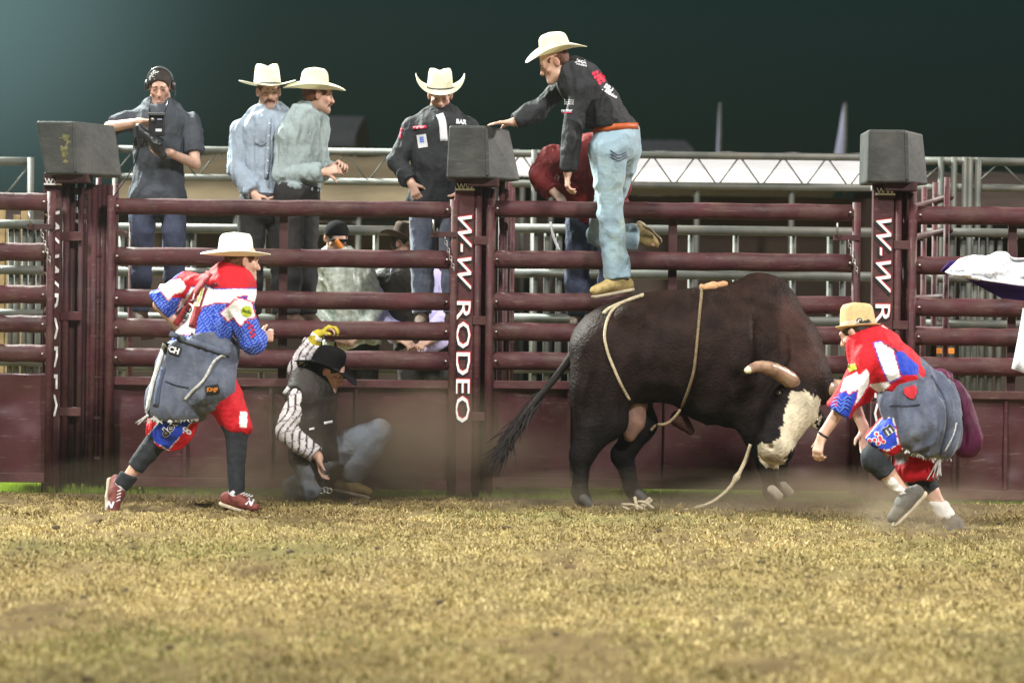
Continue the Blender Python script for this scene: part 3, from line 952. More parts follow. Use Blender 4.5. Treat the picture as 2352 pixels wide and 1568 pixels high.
stock_panel('long grey pipe panel behind the bull', 1180, 2000, 24.9, (529, 631, 735, 850), (1226, 1254, 1282, 1312, 1585, 1688, 1820, 1905, 1935), .024)
stock_panel('grey pipe panel behind the three cowboys', 262, 1040, 24.9, (527, 628, 732, 845), (275, 425, 440, 600, 860, 1030), .024)
stock_panel('close barred grey panel behind the right gate', 2120, 2400, 24.2, (535, 640, 745, 850),
            (2150, 2172, 2186, 2212, 2240, 2256, 2276, 2296, 2330, 2365), .022)
stock_panel('close barred grey panel behind the left gate', -60, 100, 24.2, (515, 620, 720, 830), (20, 34, 52, 66, 84), .022)
# planks of a wooden sorting pen at the left
wp = thing('plank_fence', 'tan plank fence glimpsed through the left gate', 'fence', (P(20, 800, 25)[0], 25.2, 0))
for k, u in enumerate(range(-40, 60, 17)):
    x = P(u, 800, 25.2)[0]
    box('plank', (x, 25.2, 0), (x + .05, 25.23 + .008 * (k % 2), 1.95 + .04 * (k % 3)), M['plank'], wp, .004)


def truss(label, u0, u1, Y, va, vb, per, posts, r=.03):
    x0, x1 = P(u0, 800, Y)[0], P(u1, 800, Y)[0]; um = (u0 + u1) / 2
    t = thing('truss_rail', label, 'truss', ((x0 + x1) / 2, Y, 0))
    za, zb = P(um, va, Y)[2], P(um, vb, Y)[2]
    tube('top_chord', (x0, Y, za), (x1, Y, za), r, M['galv'], t)
    tube('bottom_chord', (x0, Y, zb), (x1, Y, zb), r, M['galv'], t)
    n = max(1, int(round((u1 - u0) / per * 2)))
    for k in range(n):
        xa, xb = x0 + (x1 - x0) * k / n, x0 + (x1 - x0) * (k + 1) / n
        tube('diagonal', (xa, Y, zb if k % 2 == 0 else za), (xb, Y, za if k % 2 == 0 else zb), r * .22, M['galv'], t, 8)
    for u in posts:
        x = P(u, 800, Y)[0]
        tube('upright', (x, Y - .04, 0), (x, Y - .04, za + .03), r * .8, M['galv'], t, 10)
    return t


truss('long grey truss rail behind the bull and the middle post', 740, 1995, 26.5, 355, 424, 100, (1222,))
truss('grey truss rail behind the cameraman', 255, 740, 26.4, 345, 409, 100, (262,))
truss('short grey truss end at the left edge', -120, 70, 26.0, 370, 452, 150, (68,), .034)
truss('grey truss end at the right edge above the white cloth', 2100, 2420, 26.0, 371, 432, 130, (2155, 2185, 2210, 2222, 2240), .032)

# ---- tents and far things


def tent(label, u0, u1, Y, vr, ve, depth, mt, wall, cat='tent', name='tent'):
    x0, x1 = P(u0, 800, Y)[0], P(u1, 800, Y)[0]; um = (u0 + u1) / 2
    ze = P(um, ve, Y)[2]; zr = P(um, vr, Y + depth / 2)[2]
    t = thing(name, label, cat, ((x0 + x1) / 2, Y, 0))
    n = 24; vv = []; ff = []
    rows = [(Y, ze - .16), (Y, ze)] + [(Y + depth / 2 * k / 6, ze + (zr - ze) * (k / 6) ** .8) for k in range(1, 7)] + [(Y + depth, ze)]
    for i in range(n + 1):
        f = i / n; sag = min(.09, .01 * (x1 - x0)) * math.sin(f * math.pi * 4) ** 2
        for yy, zz in rows: vv.append((x0 + (x1 - x0) * f, yy, zz - sag * (zz > ze)))
    m_ = len(rows)
    for i in range(n):
        for k in range(m_ - 1): ff.append((i * m_ + k, (i + 1) * m_ + k, (i + 1) * m_ + k + 1, i * m_ + k + 1))
    o = pyd('roof', vv, ff, M[mt], t)
    if wall:
        prism('back_wall', [(x0, Y + 1.2, 0), (x1, Y + 1.2, 0), (x1, Y + 1.2, ze - .2), (x0, Y + 1.2, ze - .2)], (0, .03, 0), M[wall], t)
    for f in (0, .33, .66, 1):
        x = x0 + (x1 - x0) * f
        tube('pole', (x, Y + .06, 0), (x, Y + .06, ze - .02), .03, M['galv'], t, 8)
    return t


tent('white tent with a floodlit roof behind the climbing cowboy', 1380, 2040, 33, 350, 398, 6, 'canvas', 'tarp')
tent('small white tent roof right of the middle pad', 1130, 1330, 36, 345, 372, 4, 'canvas', 'tarp')
tent('tan awning behind the three cowboys on the left', 255, 1110, 31, 352, 455, 7, 'canvas_tan', 'tarp')
tent('dark awning behind the right gate', 2060, 2700, 34, 395, 470, 6, 'tarp', 'tarp')
tent('dark awning behind the left gate', -420, 200, 35, 470, 500, 6, 'tarp', 'tarp')
tent('far dim grey roof between the cowboys, blurred', 690, 810, 62, 266, 318, 8, 'far_grey', 'tarp', 'roof', 'shed')
tent('far dim grey roof right of the climbing cowboy, blurred', 1470, 1590, 64, 322, 350, 8, 'far_grey', 'tarp', 'roof', 'shed')


def feather(label, u, vt, vb, wpx, Y):
    t = thing('feather_banner', label, 'banner', P(u, 700, Y), 'feather banners far behind')
    p0, p1 = P(u, vb + 120, Y), P(u, vt, Y)
    tube('pole', p0, p1, .03, M['galv'], t, 6)
    w = wpx / FPX * Y
    vv, ff = [], []
    for i in range(9):
        f = i / 8
        c = p0 + (p1 - p0) * (.2 + .8 * f)
        ww = w * (1 - f) ** .9 + .02
        vv += [c + V(.02, .02, 0), c + V(-ww, .05 + .05 * math.sin(i), 0), c + V(-ww, .08 + .05 * math.sin(i), 0), c + V(.02, .05, 0)]
    for i in range(8):
        for k in range(4): ff.append((i * 4 + k, i * 4 + (k + 1) % 4, i * 4 + 4 + (k + 1) % 4, i * 4 + 4 + k))
    pyd('cloth', vv, ff, M['banner'], t)


feather('thin pale banner far behind, left of the wider one', 1654, 236, 350, 9, 60)
feather('wider pale banner far behind, beside the right pad', 1942, 236, 352, 34, 60)
# orange light behind the rails, put into the colour of an added slab
tag(box('light_patch_slab', P(2150, 812, 24.0), P(2192, 800, 24.0) + V(0, .03, 0), M['orange'], None, .004), 'small orange light patch built as a coloured slab, in a gap of the right gate', 'light_patch_slab')
# ================================================================== people
def rot(v, ax, a):
    v, ax = np.asarray(v, float), nrm(ax)
    return v * math.cos(a) + np.cross(ax, v) * math.sin(a) + ax * (ax @ v) * (1 - math.cos(a))


def add_head(s, c, fwd, up, k=1.0, jaw=1.0):
    y = nrm(fwd); x = nrm(np.cross(y, up)); z = np.cross(x, y); R = np.array([x, y, z])
    T = lambda a, b, d: c + (x * a + y * b + z * d) * k
    s.ell(T(0, -.012, .042), V(.076, .096, .084) * k, R, .02)
    s.ell(T(0, .022, -.038), V(.061 * jaw, .070, .078) * k, R, .03)
    s.rc(T(-.045, .02, -.075), T(-.008, .075, -.096), .022 * k, .020 * k, .03)
    s.rc(T(.045, .02, -.075), T(.008, .075, -.096), .022 * k, .020 * k, .03)
    s.ell(T(0, .080, -.094), V(.020, .016, .017) * k, R, .02)
    s.rc(T(-.036, .080, .030), T(.036, .080, .030), .0125 * k, .0125 * k, .02)
    for sx in (-1, 1):
        s.ell(T(sx * .031, .100, .008), V(.018, .016, .012) * k, R, .014, sub=True)
        s.ell(T(sx * .031, .079, .008), V(.0135, .0135, .0135) * k, R, .004)
        s.ell(T(sx * .046, .064, -.022), V(.020, .018, .018) * k, R, .022)
        s.ell(T(sx * .079, -.006, .0), V(.010, .021, .034) * k, np.array([rot(x, z, sx * .35), rot(y, z, sx * .35), z]), .008)
        s.ell(T(sx * .011, .104, -.028), V(.009, .010, .009) * k, R, .008)
    s.rc(T(0, .088, .014), T(0, .110, -.026), .0085 * k, .0125 * k, .012)
    s.rc(T(-.018, .088, -.056), T(.018, .088, -.056), .0075 * k, .0075 * k, .008)
    s.rc(T(-.016, .087, -.068), T(.016, .087, -.068), .0085 * k, .0085 * k, .008)
    s.rc(T(-.022, .098, -.0618), T(.022, .098, -.0618), .0028 * k, .0028 * k, .004, sub=True)
    return T


def head_parts(o, T, c, fwd, up, hair='hair', moust=None, brows=True, k=1.0):
    y = nrm(fwd); x = nrm(np.cross(y, up)); z = np.cross(x, y); R = np.array([x, y, z])
    for sx in (-1, 1):
        e = S(); e.ell(T(sx * .031, .0885, .007), V(.0095, .006, .0052) * k, R, 0)
        solid('eye', e, .002, M['eye'], o)
        if brows:
            b = S(); b.rc(T(sx * .014, .093, .031), T(sx * .047, .080, .033), .0052 * k, .004 * k, .004)
            solid('eyebrow', b, .0025, M[hair], o)
    if moust:
        m = S()
        for sx in (-1, 1):
            m.rc(T(0, .100, -.046), T(sx * .026, .090, -.054), .0095 * k, .007 * k, .006)
            m.rc(T(sx * .026, .090, -.054), T(sx * .036, .080, -.068), .007 * k, .004 * k, .006)
        solid('moustache', m, .003, M[moust], o, .001, (60, 60, 60))


def hair_cap(o, T, c, fwd, up, m='hair', thick=.006, low=-.055, hatted=True, k=1.0):
    y = nrm(fwd); x = nrm(np.cross(y, up)); z = np.cross(x, y); R = np.array([x, y, z])
    s = S()
    s.ell(T(0, -.016, .042), V(.076 + thick, .096 + thick, .084 + thick) * k, R, .02)
    s.ell(T(0, -.045, -.01), V(.070, .062, .062) * k, R, .03)
    s.cut(T(0, .055, .03), R[1] - .55 * R[2], .3)          # keep the face clear
    s.cut(T(0, 0, low), -R[2] + .55 * R[1], .3)
    for sx in (-1, 1): s.ell(T(sx * .085, .02, -.01), V(.022, .045, .045) * k, R, .01, sub=True)
    if hatted: s.cut(T(0, 0, .045), z, .3)
    return solid('hair', s, .005, M[m], o, .0025, (30, 30, 30))


def add_hand(s, w, d, pn, thumb=1, curl=.5, k=1.0, spread=.12, tcurl=.4):
    """w wrist, d towards the knuckles, pn palm normal, thumb +-1 = which side"""
    d = nrm(d); pn = nrm(pn - d * (pn @ d)); sd = np.cross(d, pn) * thumb
    g = lambda v: np.asarray(v)
    s.rc(w - d * .02, w + d * .02, .027 * k, .027 * k, .015, (pn, .75))
    for q in (-1, -.33, .33, 1):
        s.rc(w + d * .012 + sd * .012 * q, w + d * .088 * k + sd * .026 * q * k, .015 * k, .0135 * k, .012, (pn, .85))
    L = [.078, .086, .081, .063]
    for i in range(4):
        q = 1 - i * .667
        b = w + d * .086 * k + sd * .027 * q * k
        c = curl * (1 + .12 * i)
        f1 = nrm(rot(d, np.cross(d, pn), c * .7) + sd * spread * q)
        f2 = nrm(rot(d, np.cross(d, pn), c * 1.7) + sd * spread * q * .6)
        f3 = nrm(rot(d, np.cross(d, pn), c * 2.4) + sd * spread * q * .3)
        p1 = b + f1 * L[i] * .46 * k; p2 = p1 + f2 * L[i] * .32 * k; p3 = p2 + f3 * L[i] * .22 * k
        s.rc(b, p1, .0098 * k, .009 * k, .006); s.rc(p1, p2, .009 * k, .0082 * k, .003); s.rc(p2, p3, .0082 * k, .0066 * k, .003)
    tb = w + d * .028 * k + sd * .026 * k + pn * .006
    t1 = nrm(d * .75 + sd * .75 + pn * .35); t2 = nrm(rot(t1, np.cross(sd, d), tcurl * thumb) + pn * .2)
    s.rc(tb, tb + t1 * .046 * k, .0145 * k, .011 * k, .01); s.rc(tb + t1 * .046 * k, tb + t1 * .046 * k + t2 * .034 * k, .0105 * k, .0075 * k, .004)


class Person:
    """joints in frame units (u, v) with a depth offset in metres from Y0"""
    def __init__(p, label, Y0, J, fwd, up=(0, 0, 1), k=1.0, group=None, hk=1.0):
        p.Y0, p.k = Y0, k
        p.J = {n: P(a[0], a[1], Y0 + (a[2] if len(a) > 2 else 0)) for n, a in J.items()}
        p.fwd, p.up, p.hk = nrm(fwd), np.asarray(up, float), hk
        lo = min(q[2] for q in p.J.values())
        p.o = thing('person', label, 'person', (p.J['pel'][0], p.J['pel'][1], lo), group)
        j = p.J
        p.wide = nrm(j['shR'] - j['shL']); p.hw = nrm(j['hpR'] - j['hpL'])
        p.sp = nrm(j['neck'] - j['pel']); p.deep = nrm(np.cross(p.wide, p.sp))
        p.along = p.sp; p.ha = p.sp

    def torso(p, s, off=0, kk=.05, slim=1.0):
        j, k = p.J, p.k
        w = nrm(p.wide - p.sp * (p.wide @ p.sp)); d = np.cross(w, p.sp)
        R = np.array([w, d, p.sp])
        L = np.linalg.norm(j['neck'] - j['pel'])
        m = j.get('mid', (j['neck'] + j['pel']) / 2)
        chest = j['neck'] * .70 + m * .30 if 'mid' in j else j['neck'] * .66 + j['pel'] * .34
        shw = np.linalg.norm(j['shR'] - j['shL']) / 2
        cw = max(.115, min(.165, shw * .92))
        s.ell(chest, V(cw + off, .115 * k + off, .19 * k + off), R, kk)
        s.rc(chest, m, (.115 + off) * slim, (.108 + off) * slim, kk, (w, 1.25))
        s.rc(m, j['pel'], (.108 + off) * slim, (.112 + off) * slim, kk, (p.hw, 1.25))
        for e in ('shL', 'shR'):
            s.rc(j['neck'] - p.sp * .055, j[e], .048 + off * .9, .056 + off * .8, .05)
        s.ell(j['pel'], V(.165 * slim + off, .12 + off, .11 + off), np.array([p.hw, nrm(np.cross(p.hw, p.sp)), p.sp]), .04)

    def arm(p, s, sd, off=0, frac=1.0, k2=.014, r0=.051, cuff=0):
        j = p.J; a, b, c = j['sh' + sd], j['el' + sd], j['wr' + sd]
        if frac <= 1:      # short sleeve: part of the upper arm
            e = a + (b - a) * frac
            s.rc(a, e, r0 + off, .045 + off + cuff, k2)
            return e, nrm(b - a)
        s.rc(a, b, r0 + off, .040 + off, k2)
        e = b + (c - b) * (frac - 1)
        s.rc(b, e, .042 + off, .030 + off + cuff, k2)
        return e, nrm(c - b)

    def leg(p, s, sd, off=0, frac=2.0, k2=.03, flare=0, thigh=.082):
        j = p.J; a, b, c = j['hp' + sd], j['kn' + sd], j['an' + sd]
        if frac <= 1:
            e = a + (b - a) * frac
            s.rc(a, e, thigh + off, thigh - (thigh - .058) * frac + off + flare, k2); return e, nrm(b - a)
        s.rc(a, b, thigh + off, .056 + off, k2)
        e = b + (c - b) * (frac - 1)
        m = b + (c - b) * min(.35, frac - 1)
        bk = nrm(np.cross(p.hw, nrm(c - b))) * .0
        s.rc(b, m + bk, .054 + off, .056 + off, k2)
        s.rc(m + bk, e, .056 + off, .056 - .022 * (frac - 1) + off + flare, k2)
        return e, nrm(c - b)

    def body(p, hands=None, feet=True, mt='skin', legs=True, head=True, jaw=1.0, h=.0065):
        s = S(); j = p.J
        p.torso(s, -.012)
        for sd in 'LR':
            p.arm(s, sd, -.002, 2.0)
            if legs:
                p.leg(s, sd, -.006)
                if feet:
                    dwn = nrm(j['an' + sd] - j['kn' + sd]); s.rc(j['an' + sd] + dwn * .025, j['an' + sd] * .3 + j['to' + sd] * .7 + dwn * .035, .028, .018, .02)
            hd = (hands or {}).get(sd)
            if hd: add_hand(s, j['wr' + sd], *hd)
        c = j['head']
        y = p.fwd; x = nrm(np.cross(y, p.up)); z = np.cross(x, y)
        s.rc(c - y * .02 * p.hk - z * .05 * p.hk, j['neck'] + p.sp * .0, .056, .062, .03)
        p.T = add_head(s, c, p.fwd, p.up, p.hk, jaw)
        def tint(q):
            l = np.stack([(q - c) @ x, (q - c) @ y, (q - c) @ z], -1) / p.hk
            n = vnoise(q * 45)[:, None]
            col = np.tile(V(.58, .37, .28), (len(q), 1)) * (1 + .05 * n)
            near = (np.linalg.norm(l, axis=1) < .17)[:, None]
            def mix(w, t): return col * (1 - w * near) + np.asarray(t) * w * near
            g = lambda a, b, d, sg: np.exp(-(((np.abs(l) - V(a, b, d)) if False else np.stack([np.abs(l[:, 0]) - a, l[:, 1] - b, l[:, 2] - d], -1)) ** 2).sum(1) / sg ** 2)[:, None]
            st = (np.clip((-.036 - l[:, 2]) / .02, 0, 1) * np.clip((l[:, 1] + .01) / .03, 0, 1))[:, None]
            col = mix(.42 * st, (.30, .20, .16))
            col = mix(.50 * g(.046, .066, -.022, .024), (.60, .25, .20)); col = mix(.55 * g(0, .11, -.026, .018), (.60, .26, .21))
            col = mix(.45 * g(.031, .088, .006, .015), (.26, .15, .12)); col = mix(.6 * g(.079, -.006, 0, .03), (.56, .24, .19))
            lp = ((np.abs(l[:, 0]) < .023) & (np.abs(l[:, 2] + .062) < .012) & (l[:, 1] > .072))[:, None]
            return mix(.65 * lp, (.42, .17, .15))
        p.b = solid('body', s, h, M[mt], p.o, rel=0, col=tint)
        return p.b

    def face(p, **kw): head_parts(p.o, p.T, p.J['head'], p.fwd, p.up, k=p.hk, **kw)
    def hair(p, **kw): return hair_cap(p.o, p.T, p.J['head'], p.fwd, p.up, k=p.hk, **kw)

    def shirt(p, m, frac=1.95, off=.016, amp=.006, col=None, name='shirt', collar=None, cuff=.004, slim=1.05, extra=None, low=.06, fr=(9, 9, 6)):
        s = S(); j = p.J
        for sd in 'LR':
            f = frac[sd] if isinstance(frac, dict) else frac
            g = S(); e, n = p.arm(g, sd, off, f, cuff=cuff)
            g.cut(e, n, .14); s.add(g, .018)
        g = S(); p.torso(g, off, slim=slim)
        g.cut(j['pel'] - p.ha * low, -p.ha, .6); s.add(g, .018)
        s.rc(j['neck'] - p.sp * .03, j['neck'] + p.sp * .02, .064 + off * .5, .058 + off * .3, .02)
        s.cut(j['neck'] + p.sp * .022, p.sp, .1)
        if extra: extra(s)
        g = solid(name, s, .008, M[m] if isinstance(m, str) else m, p.o, amp, fr, col, rel=2)
        if collar:
            ring = []
            w = nrm(p.wide - p.sp * (p.wide @ p.sp)); d = np.cross(p.sp, w)
            for i in range(25):
                t = math.radians(-150 + 300 * i / 24)
                r = .074
                f = nrm(p.fwd - p.sp * (p.fwd @ p.sp)); sidev = np.cross(p.sp, f)
                ring.append(j['neck'] + p.sp * (.032 + .010 * math.cos(t)) - f * math.cos(t) * r * 1.02 + sidev * math.sin(t) * r)
            s2 = S()
            for a, b in zip(ring[:-1], ring[1:]): s2.rc(a - p.sp * .012, b - p.sp * .012, .0095, .0095, .004, (p.sp, 2.6))
            for q in (ring[0], ring[-1]):
                f = nrm(p.fwd - p.sp * (p.fwd @ p.sp))
                s2.rc(q, q - p.sp * .055 + f * .01, .011, .006, .01, (f, .6))
            solid('collar', s2, .005, M[collar] if isinstance(collar, str) else collar, g, 0, col=col)
        return g

    def trousers(p, m, frac=1.97, off=.02, amp=.007, flare=.012, col=None, name='jeans', slim=1.0, top=.07, thigh=.084, fr=(9, 9, 7), tcut=.3):
        s = S(); j = p.J
        for sd in 'LR':
            f = frac[sd] if isinstance(frac, dict) else frac
            g = S(); e, n = p.leg(g, sd, off, f, flare=flare, thigh=thigh); g.cut(e, n, .2); s.add(g, .02)
        g = S(); t_ = s; s = g
        s.ell(j['pel'], V(.165 * slim + off, .125 + off, .13 + off), np.array([p.hw, nrm(np.cross(p.hw, p.sp)), p.sp]), .06)
        s.rc(j['pel'], j['pel'] + p.ha * top, .112 + off * .6, .106 + off * .5, .05, (p.hw, 1.3))
        s.cut(j['pel'] + p.ha * top, p.ha, .6); t_.add(s, .03); s = t_
        return solid(name, s, .009, M[m] if isinstance(m, str) else m, p.o, amp, fr, col, rel=2)

    def belt(p, m='leather_red', up=.07, r=(.158, .125), buckle=True, wid=.02):
        w = nrm(p.hw - p.ha * (p.hw @ p.ha)); d = np.cross(p.ha, w)
        pts = [p.J['pel'] + p.ha * up + w * r[0] * math.cos(t) + d * r[1] * math.sin(t) for t in np.linspace(0, 2 * math.pi, 40, endpoint=False)]
        vv, ff = [], []
        for i, q in enumerate(pts):
            o_ = nrm(q - p.J['pel'] - p.ha * up)
            for a, b in ((-1, 0), (1, 0), (1, 1), (-1, 1)): vv.append(q + p.ha * a * wid + o_ * b * .006)
        for i in range(40):
            for k in range(4): ff.append((i * 4 + k, i * 4 + (k + 1) % 4, (i + 1) % 40 * 4 + (k + 1) % 4, (i + 1) % 40 * 4 + k))
        return pyd('belt', vv, ff, M[m], p.o)

    def shoe(p, sd, m, sole='sole', name='shoe', shaft=0.0, letter=None, kk=1.0, upv=None, fat=1.0, heel=False):
        j = p.J; a, t = j['an' + sd], j['to' + sd]
        sh = nrm(j['kn' + sd] - a) if upv is None else nrm(upv)
        d = nrm(t - a); dn = -nrm(sh - d * (sh @ d))            # towards the sole
        ln = np.linalg.norm(t - a)
        sd_ = np.cross(d, dn)
        hl = a - d * .055 * kk + dn * .045; tt = t + dn * .042
        s = S()
        s.rc(hl, a + d * .05 + dn * .035, .042 * fat, .044 * fat, .02)
        s.rc(a + d * .05 + dn * .03, tt, .046 * fat, .033 * fat, .03, (dn, .85))
        s.rc(a + dn * .01, a + sh * (.03 + shaft), .044 * fat, (.045 if shaft == 0 else .055) * fat, .02)
        s.cut(a + sh * (.03 + shaft), sh, .12)
        zc = a + dn * .082
        s.cut(zc, dn, .3)
        o = solid(name, s, .0065, M[m], p.o, .003 if shaft else .0015, (20, 20, 20), rel=1)
        q = S()
        q.rc(hl + dn * .045, tt + dn * .032, .043 * fat, .035 * fat, .01)
        q.rc(hl * .5 + tt * .5 + dn * .04 + sd_ * .01, hl * .5 + tt * .5 + dn * .04 - sd_ * .006, .035 * fat, .035 * fat, .02)
        q.cut(zc - dn * .006, -dn, .4); q.cut(zc + dn * .016, dn, .4)
        if heel: q.box(hl + dn * .052, (.03, .028, .012), np.array([d, sd_, dn]), .005, .004)
        solid('sole', q, .0055, M[sole], o, rel=1)
        return o


def hat(parent, base, up, fwd, a=.185, b=.165, crown=.125, cr=(.084, .100), side=.055, dip=.02, mt='straw', band='band_dark',
        power=2.2, dent=.022, tilt=0, name='cowboy_hat', taper=.16, flatb=1.5, bw=.0055):
    y = nrm(fwd); x = nrm(np.cross(y, up)); z = np.cross(x, y)
    if tilt: y, z = rot(y, x, tilt), rot(z, x, tilt)
    n = 72; vv, ff = [], []
    rows = []
    for q in (1, .93, .8, .66, .5, .34, .18, .06, 0): rows.append(('b', q))
    for q in (.05, .15, .3, .45, .6, .72, .82, .9, .96, 1.0): rows.append(('c', q))
    for q in (.9, .75, .55, .35, .15, .02): rows.append(('t', q))
    for kind_, q in rows:
        for i in range(n):
            t = 2 * math.pi * i / n
            cx, cy = math.sin(t), math.cos(t)
            rx, ry = cr
            if kind_ == 'b':
                px = cx * (rx + (b - rx) * q); py = cy * (ry + (a - ry) * q)
                pz = (side * abs(cx) ** power - dip * abs(cy) ** 2.0 * (1 if cy > 0 else .75)) * q ** flatb
                if side > .06: px *= 1 - .22 * q * abs(cx) ** 3
            else:
                if kind_ == 'c':
                    rr = 1 - taper * q; h = crown * q
                    if q > .8: rr *= 1 - .10 * ((q - .8) / .2) ** 2
                else:
                    rr = (1 - taper) * .90 * q; h = crown * (1 + .03 * (1 - q))
                px, py = cx * rx * rr, cy * ry * rr
                w = max(0, (h / crown - .45) / .55)
                h2 = h + .012 * w * cy * (1 if cy < 0 else -.6)
                h2 -= dent * w * math.exp(-(px / .026) ** 2) * (1 if kind_ == 't' else .55)
                px *= 1 - .22 * w * max(0, cy) ** 2 * (1 if kind_ == 'c' else .8)
                pz = h2
            vv.append(np.asarray(base) + x * px + y * py + z * pz)
    m_ = len(rows)
    for r in range(m_ - 1):
        for i in range(n): ff.append((r * n + i, r * n + (i + 1) % n, (r + 1) * n + (i + 1) % n, (r + 1) * n + i))
    ff.append(tuple((m_ - 1) * n + i for i in range(n)))
    o = pyd(name, vv, ff, M[mt] if isinstance(mt, str) else mt, parent)
    md = o.modifiers.new('thickness', 'SOLIDIFY'); md.thickness = .004; md.offset = -1
    if band:
        pts = [np.asarray(base) + x * math.sin(t) * (cr[0] + .001) + y * math.cos(t) * (cr[1] + .001) + z * .010 for t in np.linspace(0, 2 * math.pi, 48, endpoint=False)]
        sweep('hat_band', pts, bw, M[band], o, 8, True)
    return o


# ---- print on cloth
def poly_dist(u, v, poly):
    poly = np.array(poly, float); n = len(poly)
    ins = np.zeros(u.shape, bool); dm = np.full(u.shape, 1e9)
    for i in range(n):
        (x0, y0), (x1, y1) = poly[i], poly[(i + 1) % n]
        c = (y0 > v) != (y1 > v)
        ins ^= c & (u < (x1 - x0) * (v - y0) / ((y1 - y0) if y1 != y0 else 1e-9) + x0)
        ex, ey = x1 - x0, y1 - y0
        t = np.clip(((u - x0) * ex + (v - y0) * ey) / (ex * ex + ey * ey + 1e-9), 0, 1)
        dm = np.minimum(dm, np.hypot(u - x0 - t * ex, v - y0 - t * ey))
    return np.where(ins, -dm, dm)


def painter(base, layers, cr=lambda x, y: (x, y), extra=None):
    def f(p):
        u, v = UV(p)
        c = np.tile(V(*base), (len(p), 1))
        if extra: c = extra(u, v, c, p)
        for poly, colr, edge, ew in layers:
            q = [cr(*a) for a in poly]
            d = poly_dist(u, v, q)
            if edge is not None: c[d < ew] = edge
            c[d < 0] = colr
        return c
    return f


def bvh(o):
    me = o.data
    return BVHTree.FromPolygons([o.matrix_world @ v.co for v in me.vertices], [p.vertices[:] for p in me.polygons])


CP = Vector((0, 0, CAM_H))


def stick(tree, pts_uv, lift, Y):
    """lay frame points on a garment, lifted off it a little"""
    out = []; last = None
    for u, v in pts_uv:
        d = (Vector(P(u, v, 20.)) - CP).normalized()
        h = tree.ray_cast(CP, d, 60)
        if h[0] is None:
            out.append(None)
        else:
            last = h[3]; out.append(np.array(h[0] - d * lift))
    good = [np.linalg.norm(o - np.array(CP)) for o in out if o is not None]
    m = np.mean(good) if good else Y
    return [o if o is not None else np.array(CP + (Vector(P(u, v, 20.)) - CP).normalized() * m) for o, (u, v) in zip(out, pts_uv)]


def patch(name, tree, parent, c, w, h, ang, m, lift=.004, n=6, Y=21, shape='rect'):
    vv, ff = [], []
    uv = []
    for i in range(n + 1):
        for k in range(n + 1):
            x, y = (i / n - .5) * 2, (k / n - .5) * 2
            if shape == 'round':
                r = max(abs(x), abs(y)); q = math.hypot(x, y)
                if q > 0: x, y = x * r / q, y * r / q
            if shape == 'heart':
                r = max(abs(x), abs(y)); q = math.hypot(x, y)
                if q > 0: x, y = x * r / q, y * r / q
                y = y - .55 * abs(x) * (1 - .3 * abs(x)) + .15
            x, y = x * w / 2, y * h / 2
            uv.append((c[0] + x * math.cos(ang) - y * math.sin(ang), c[1] + x * math.sin(ang) + y * math.cos(ang)))
    if tree.ray_cast(CP, (Vector(P(c[0], c[1], 20.)) - CP).normalized(), 60)[0] is None: return None
    pts = stick(tree, uv, lift, Y)
    for i in range(n):
        for k in range(n): ff.append((i * (n + 1) + k, i * (n + 1) + k + 1, (i + 1) * (n + 1) + k + 1, (i + 1) * (n + 1) + k))
    return pyd(name, pts, ff, M[m], parent)


def strip(name, tree, parent, pts, w, m, lift=.006, Y=21, n=6):
    """a ribbon laid along frame points"""
    q = spline([V(*p) for p in pts], n); uv = []
    for i, p in enumerate(q):
        t = nrm(q[min(i + 1, len(q) - 1)] - q[max(i - 1, 0)]); s = V(-t[1], t[0])
        uv += [tuple(p + s * w / 2), tuple(p - s * w / 2)]
    r = stick(tree, uv, lift, Y)
    ff = [(2 * i, 2 * i + 1, 2 * i + 3, 2 * i + 2) for i in range(len(q) - 1)]
    o = pyd(name, r, ff, M[m], parent)
    o.modifiers.new('thickness', 'SOLIDIFY').thickness = .003
    return o


def word(name, tree, parent, s, c, w, h, ang, m, lift=.006, shear=0, bold=.02, Y=21):
    if tree.ray_cast(CP, (Vector(P(c[0], c[1], 20.)) - CP).normalized(), 60)[0] is None: return None
    me = text_geo(s, 0, bold, shear, 3)
    bm = bmesh.new(); bm.from_mesh(me)
    bmesh.ops.triangulate(bm, faces=bm.faces); bm.to_mesh(me); bm.free()
    co = np.array([v.co[:] for v in me.vertices]); lo, hi = co.min(0), co.max(0)
    x = (co[:, 0] - (lo[0] + hi[0]) / 2) / (hi[0] - lo[0]) * w; y = -(co[:, 1] - (lo[1] + hi[1]) / 2) / max(hi[1] - lo[1], 1e-6) * h
    uv = [(c[0] + a * math.cos(ang) - b * math.sin(ang), c[1] + a * math.sin(ang) + b * math.cos(ang)) for a, b in zip(x, y)]
    for v, p in zip(me.vertices, stick(tree, uv, lift, Y)): v.co = p
    me.name = name
    return link(name, me, M[m], parent)


BLUE, REDC, WHT = V(*lin(36, 62, 172)), V(*lin(180, 18, 32)), V(*lin(225, 225, 228))
LBL = V(*lin(120, 150, 225))
M['patch_green'] = mat('yellow green patch', (.35, .42, .03), .7, .4, 60)
M['patch_orange'] = mat('orange patch', (.6, .2, .03), .7, .4, 60)
M['patch_red'] = mat('red print', (.5, .02, .05), .7, .2, 60)
M['patch_blue'] = mat('blue print', (.1, .2, .6), .7, .2, 60)
M['suspender'] = mat('dark red webbing', (.20, .014, .016), .8, .2, 30, .3, 160)


def wavy(per, ang, amp=3, wl=10):
    def f(u, v, c, p):
        a = u * math.cos(ang) + v * math.sin(ang); b = -u * math.sin(ang) + v * math.cos(ang)
        c[((a + amp * np.abs((b / wl) % 2 - 1)) % per) < per * .26] = LBL
        return c
    return f


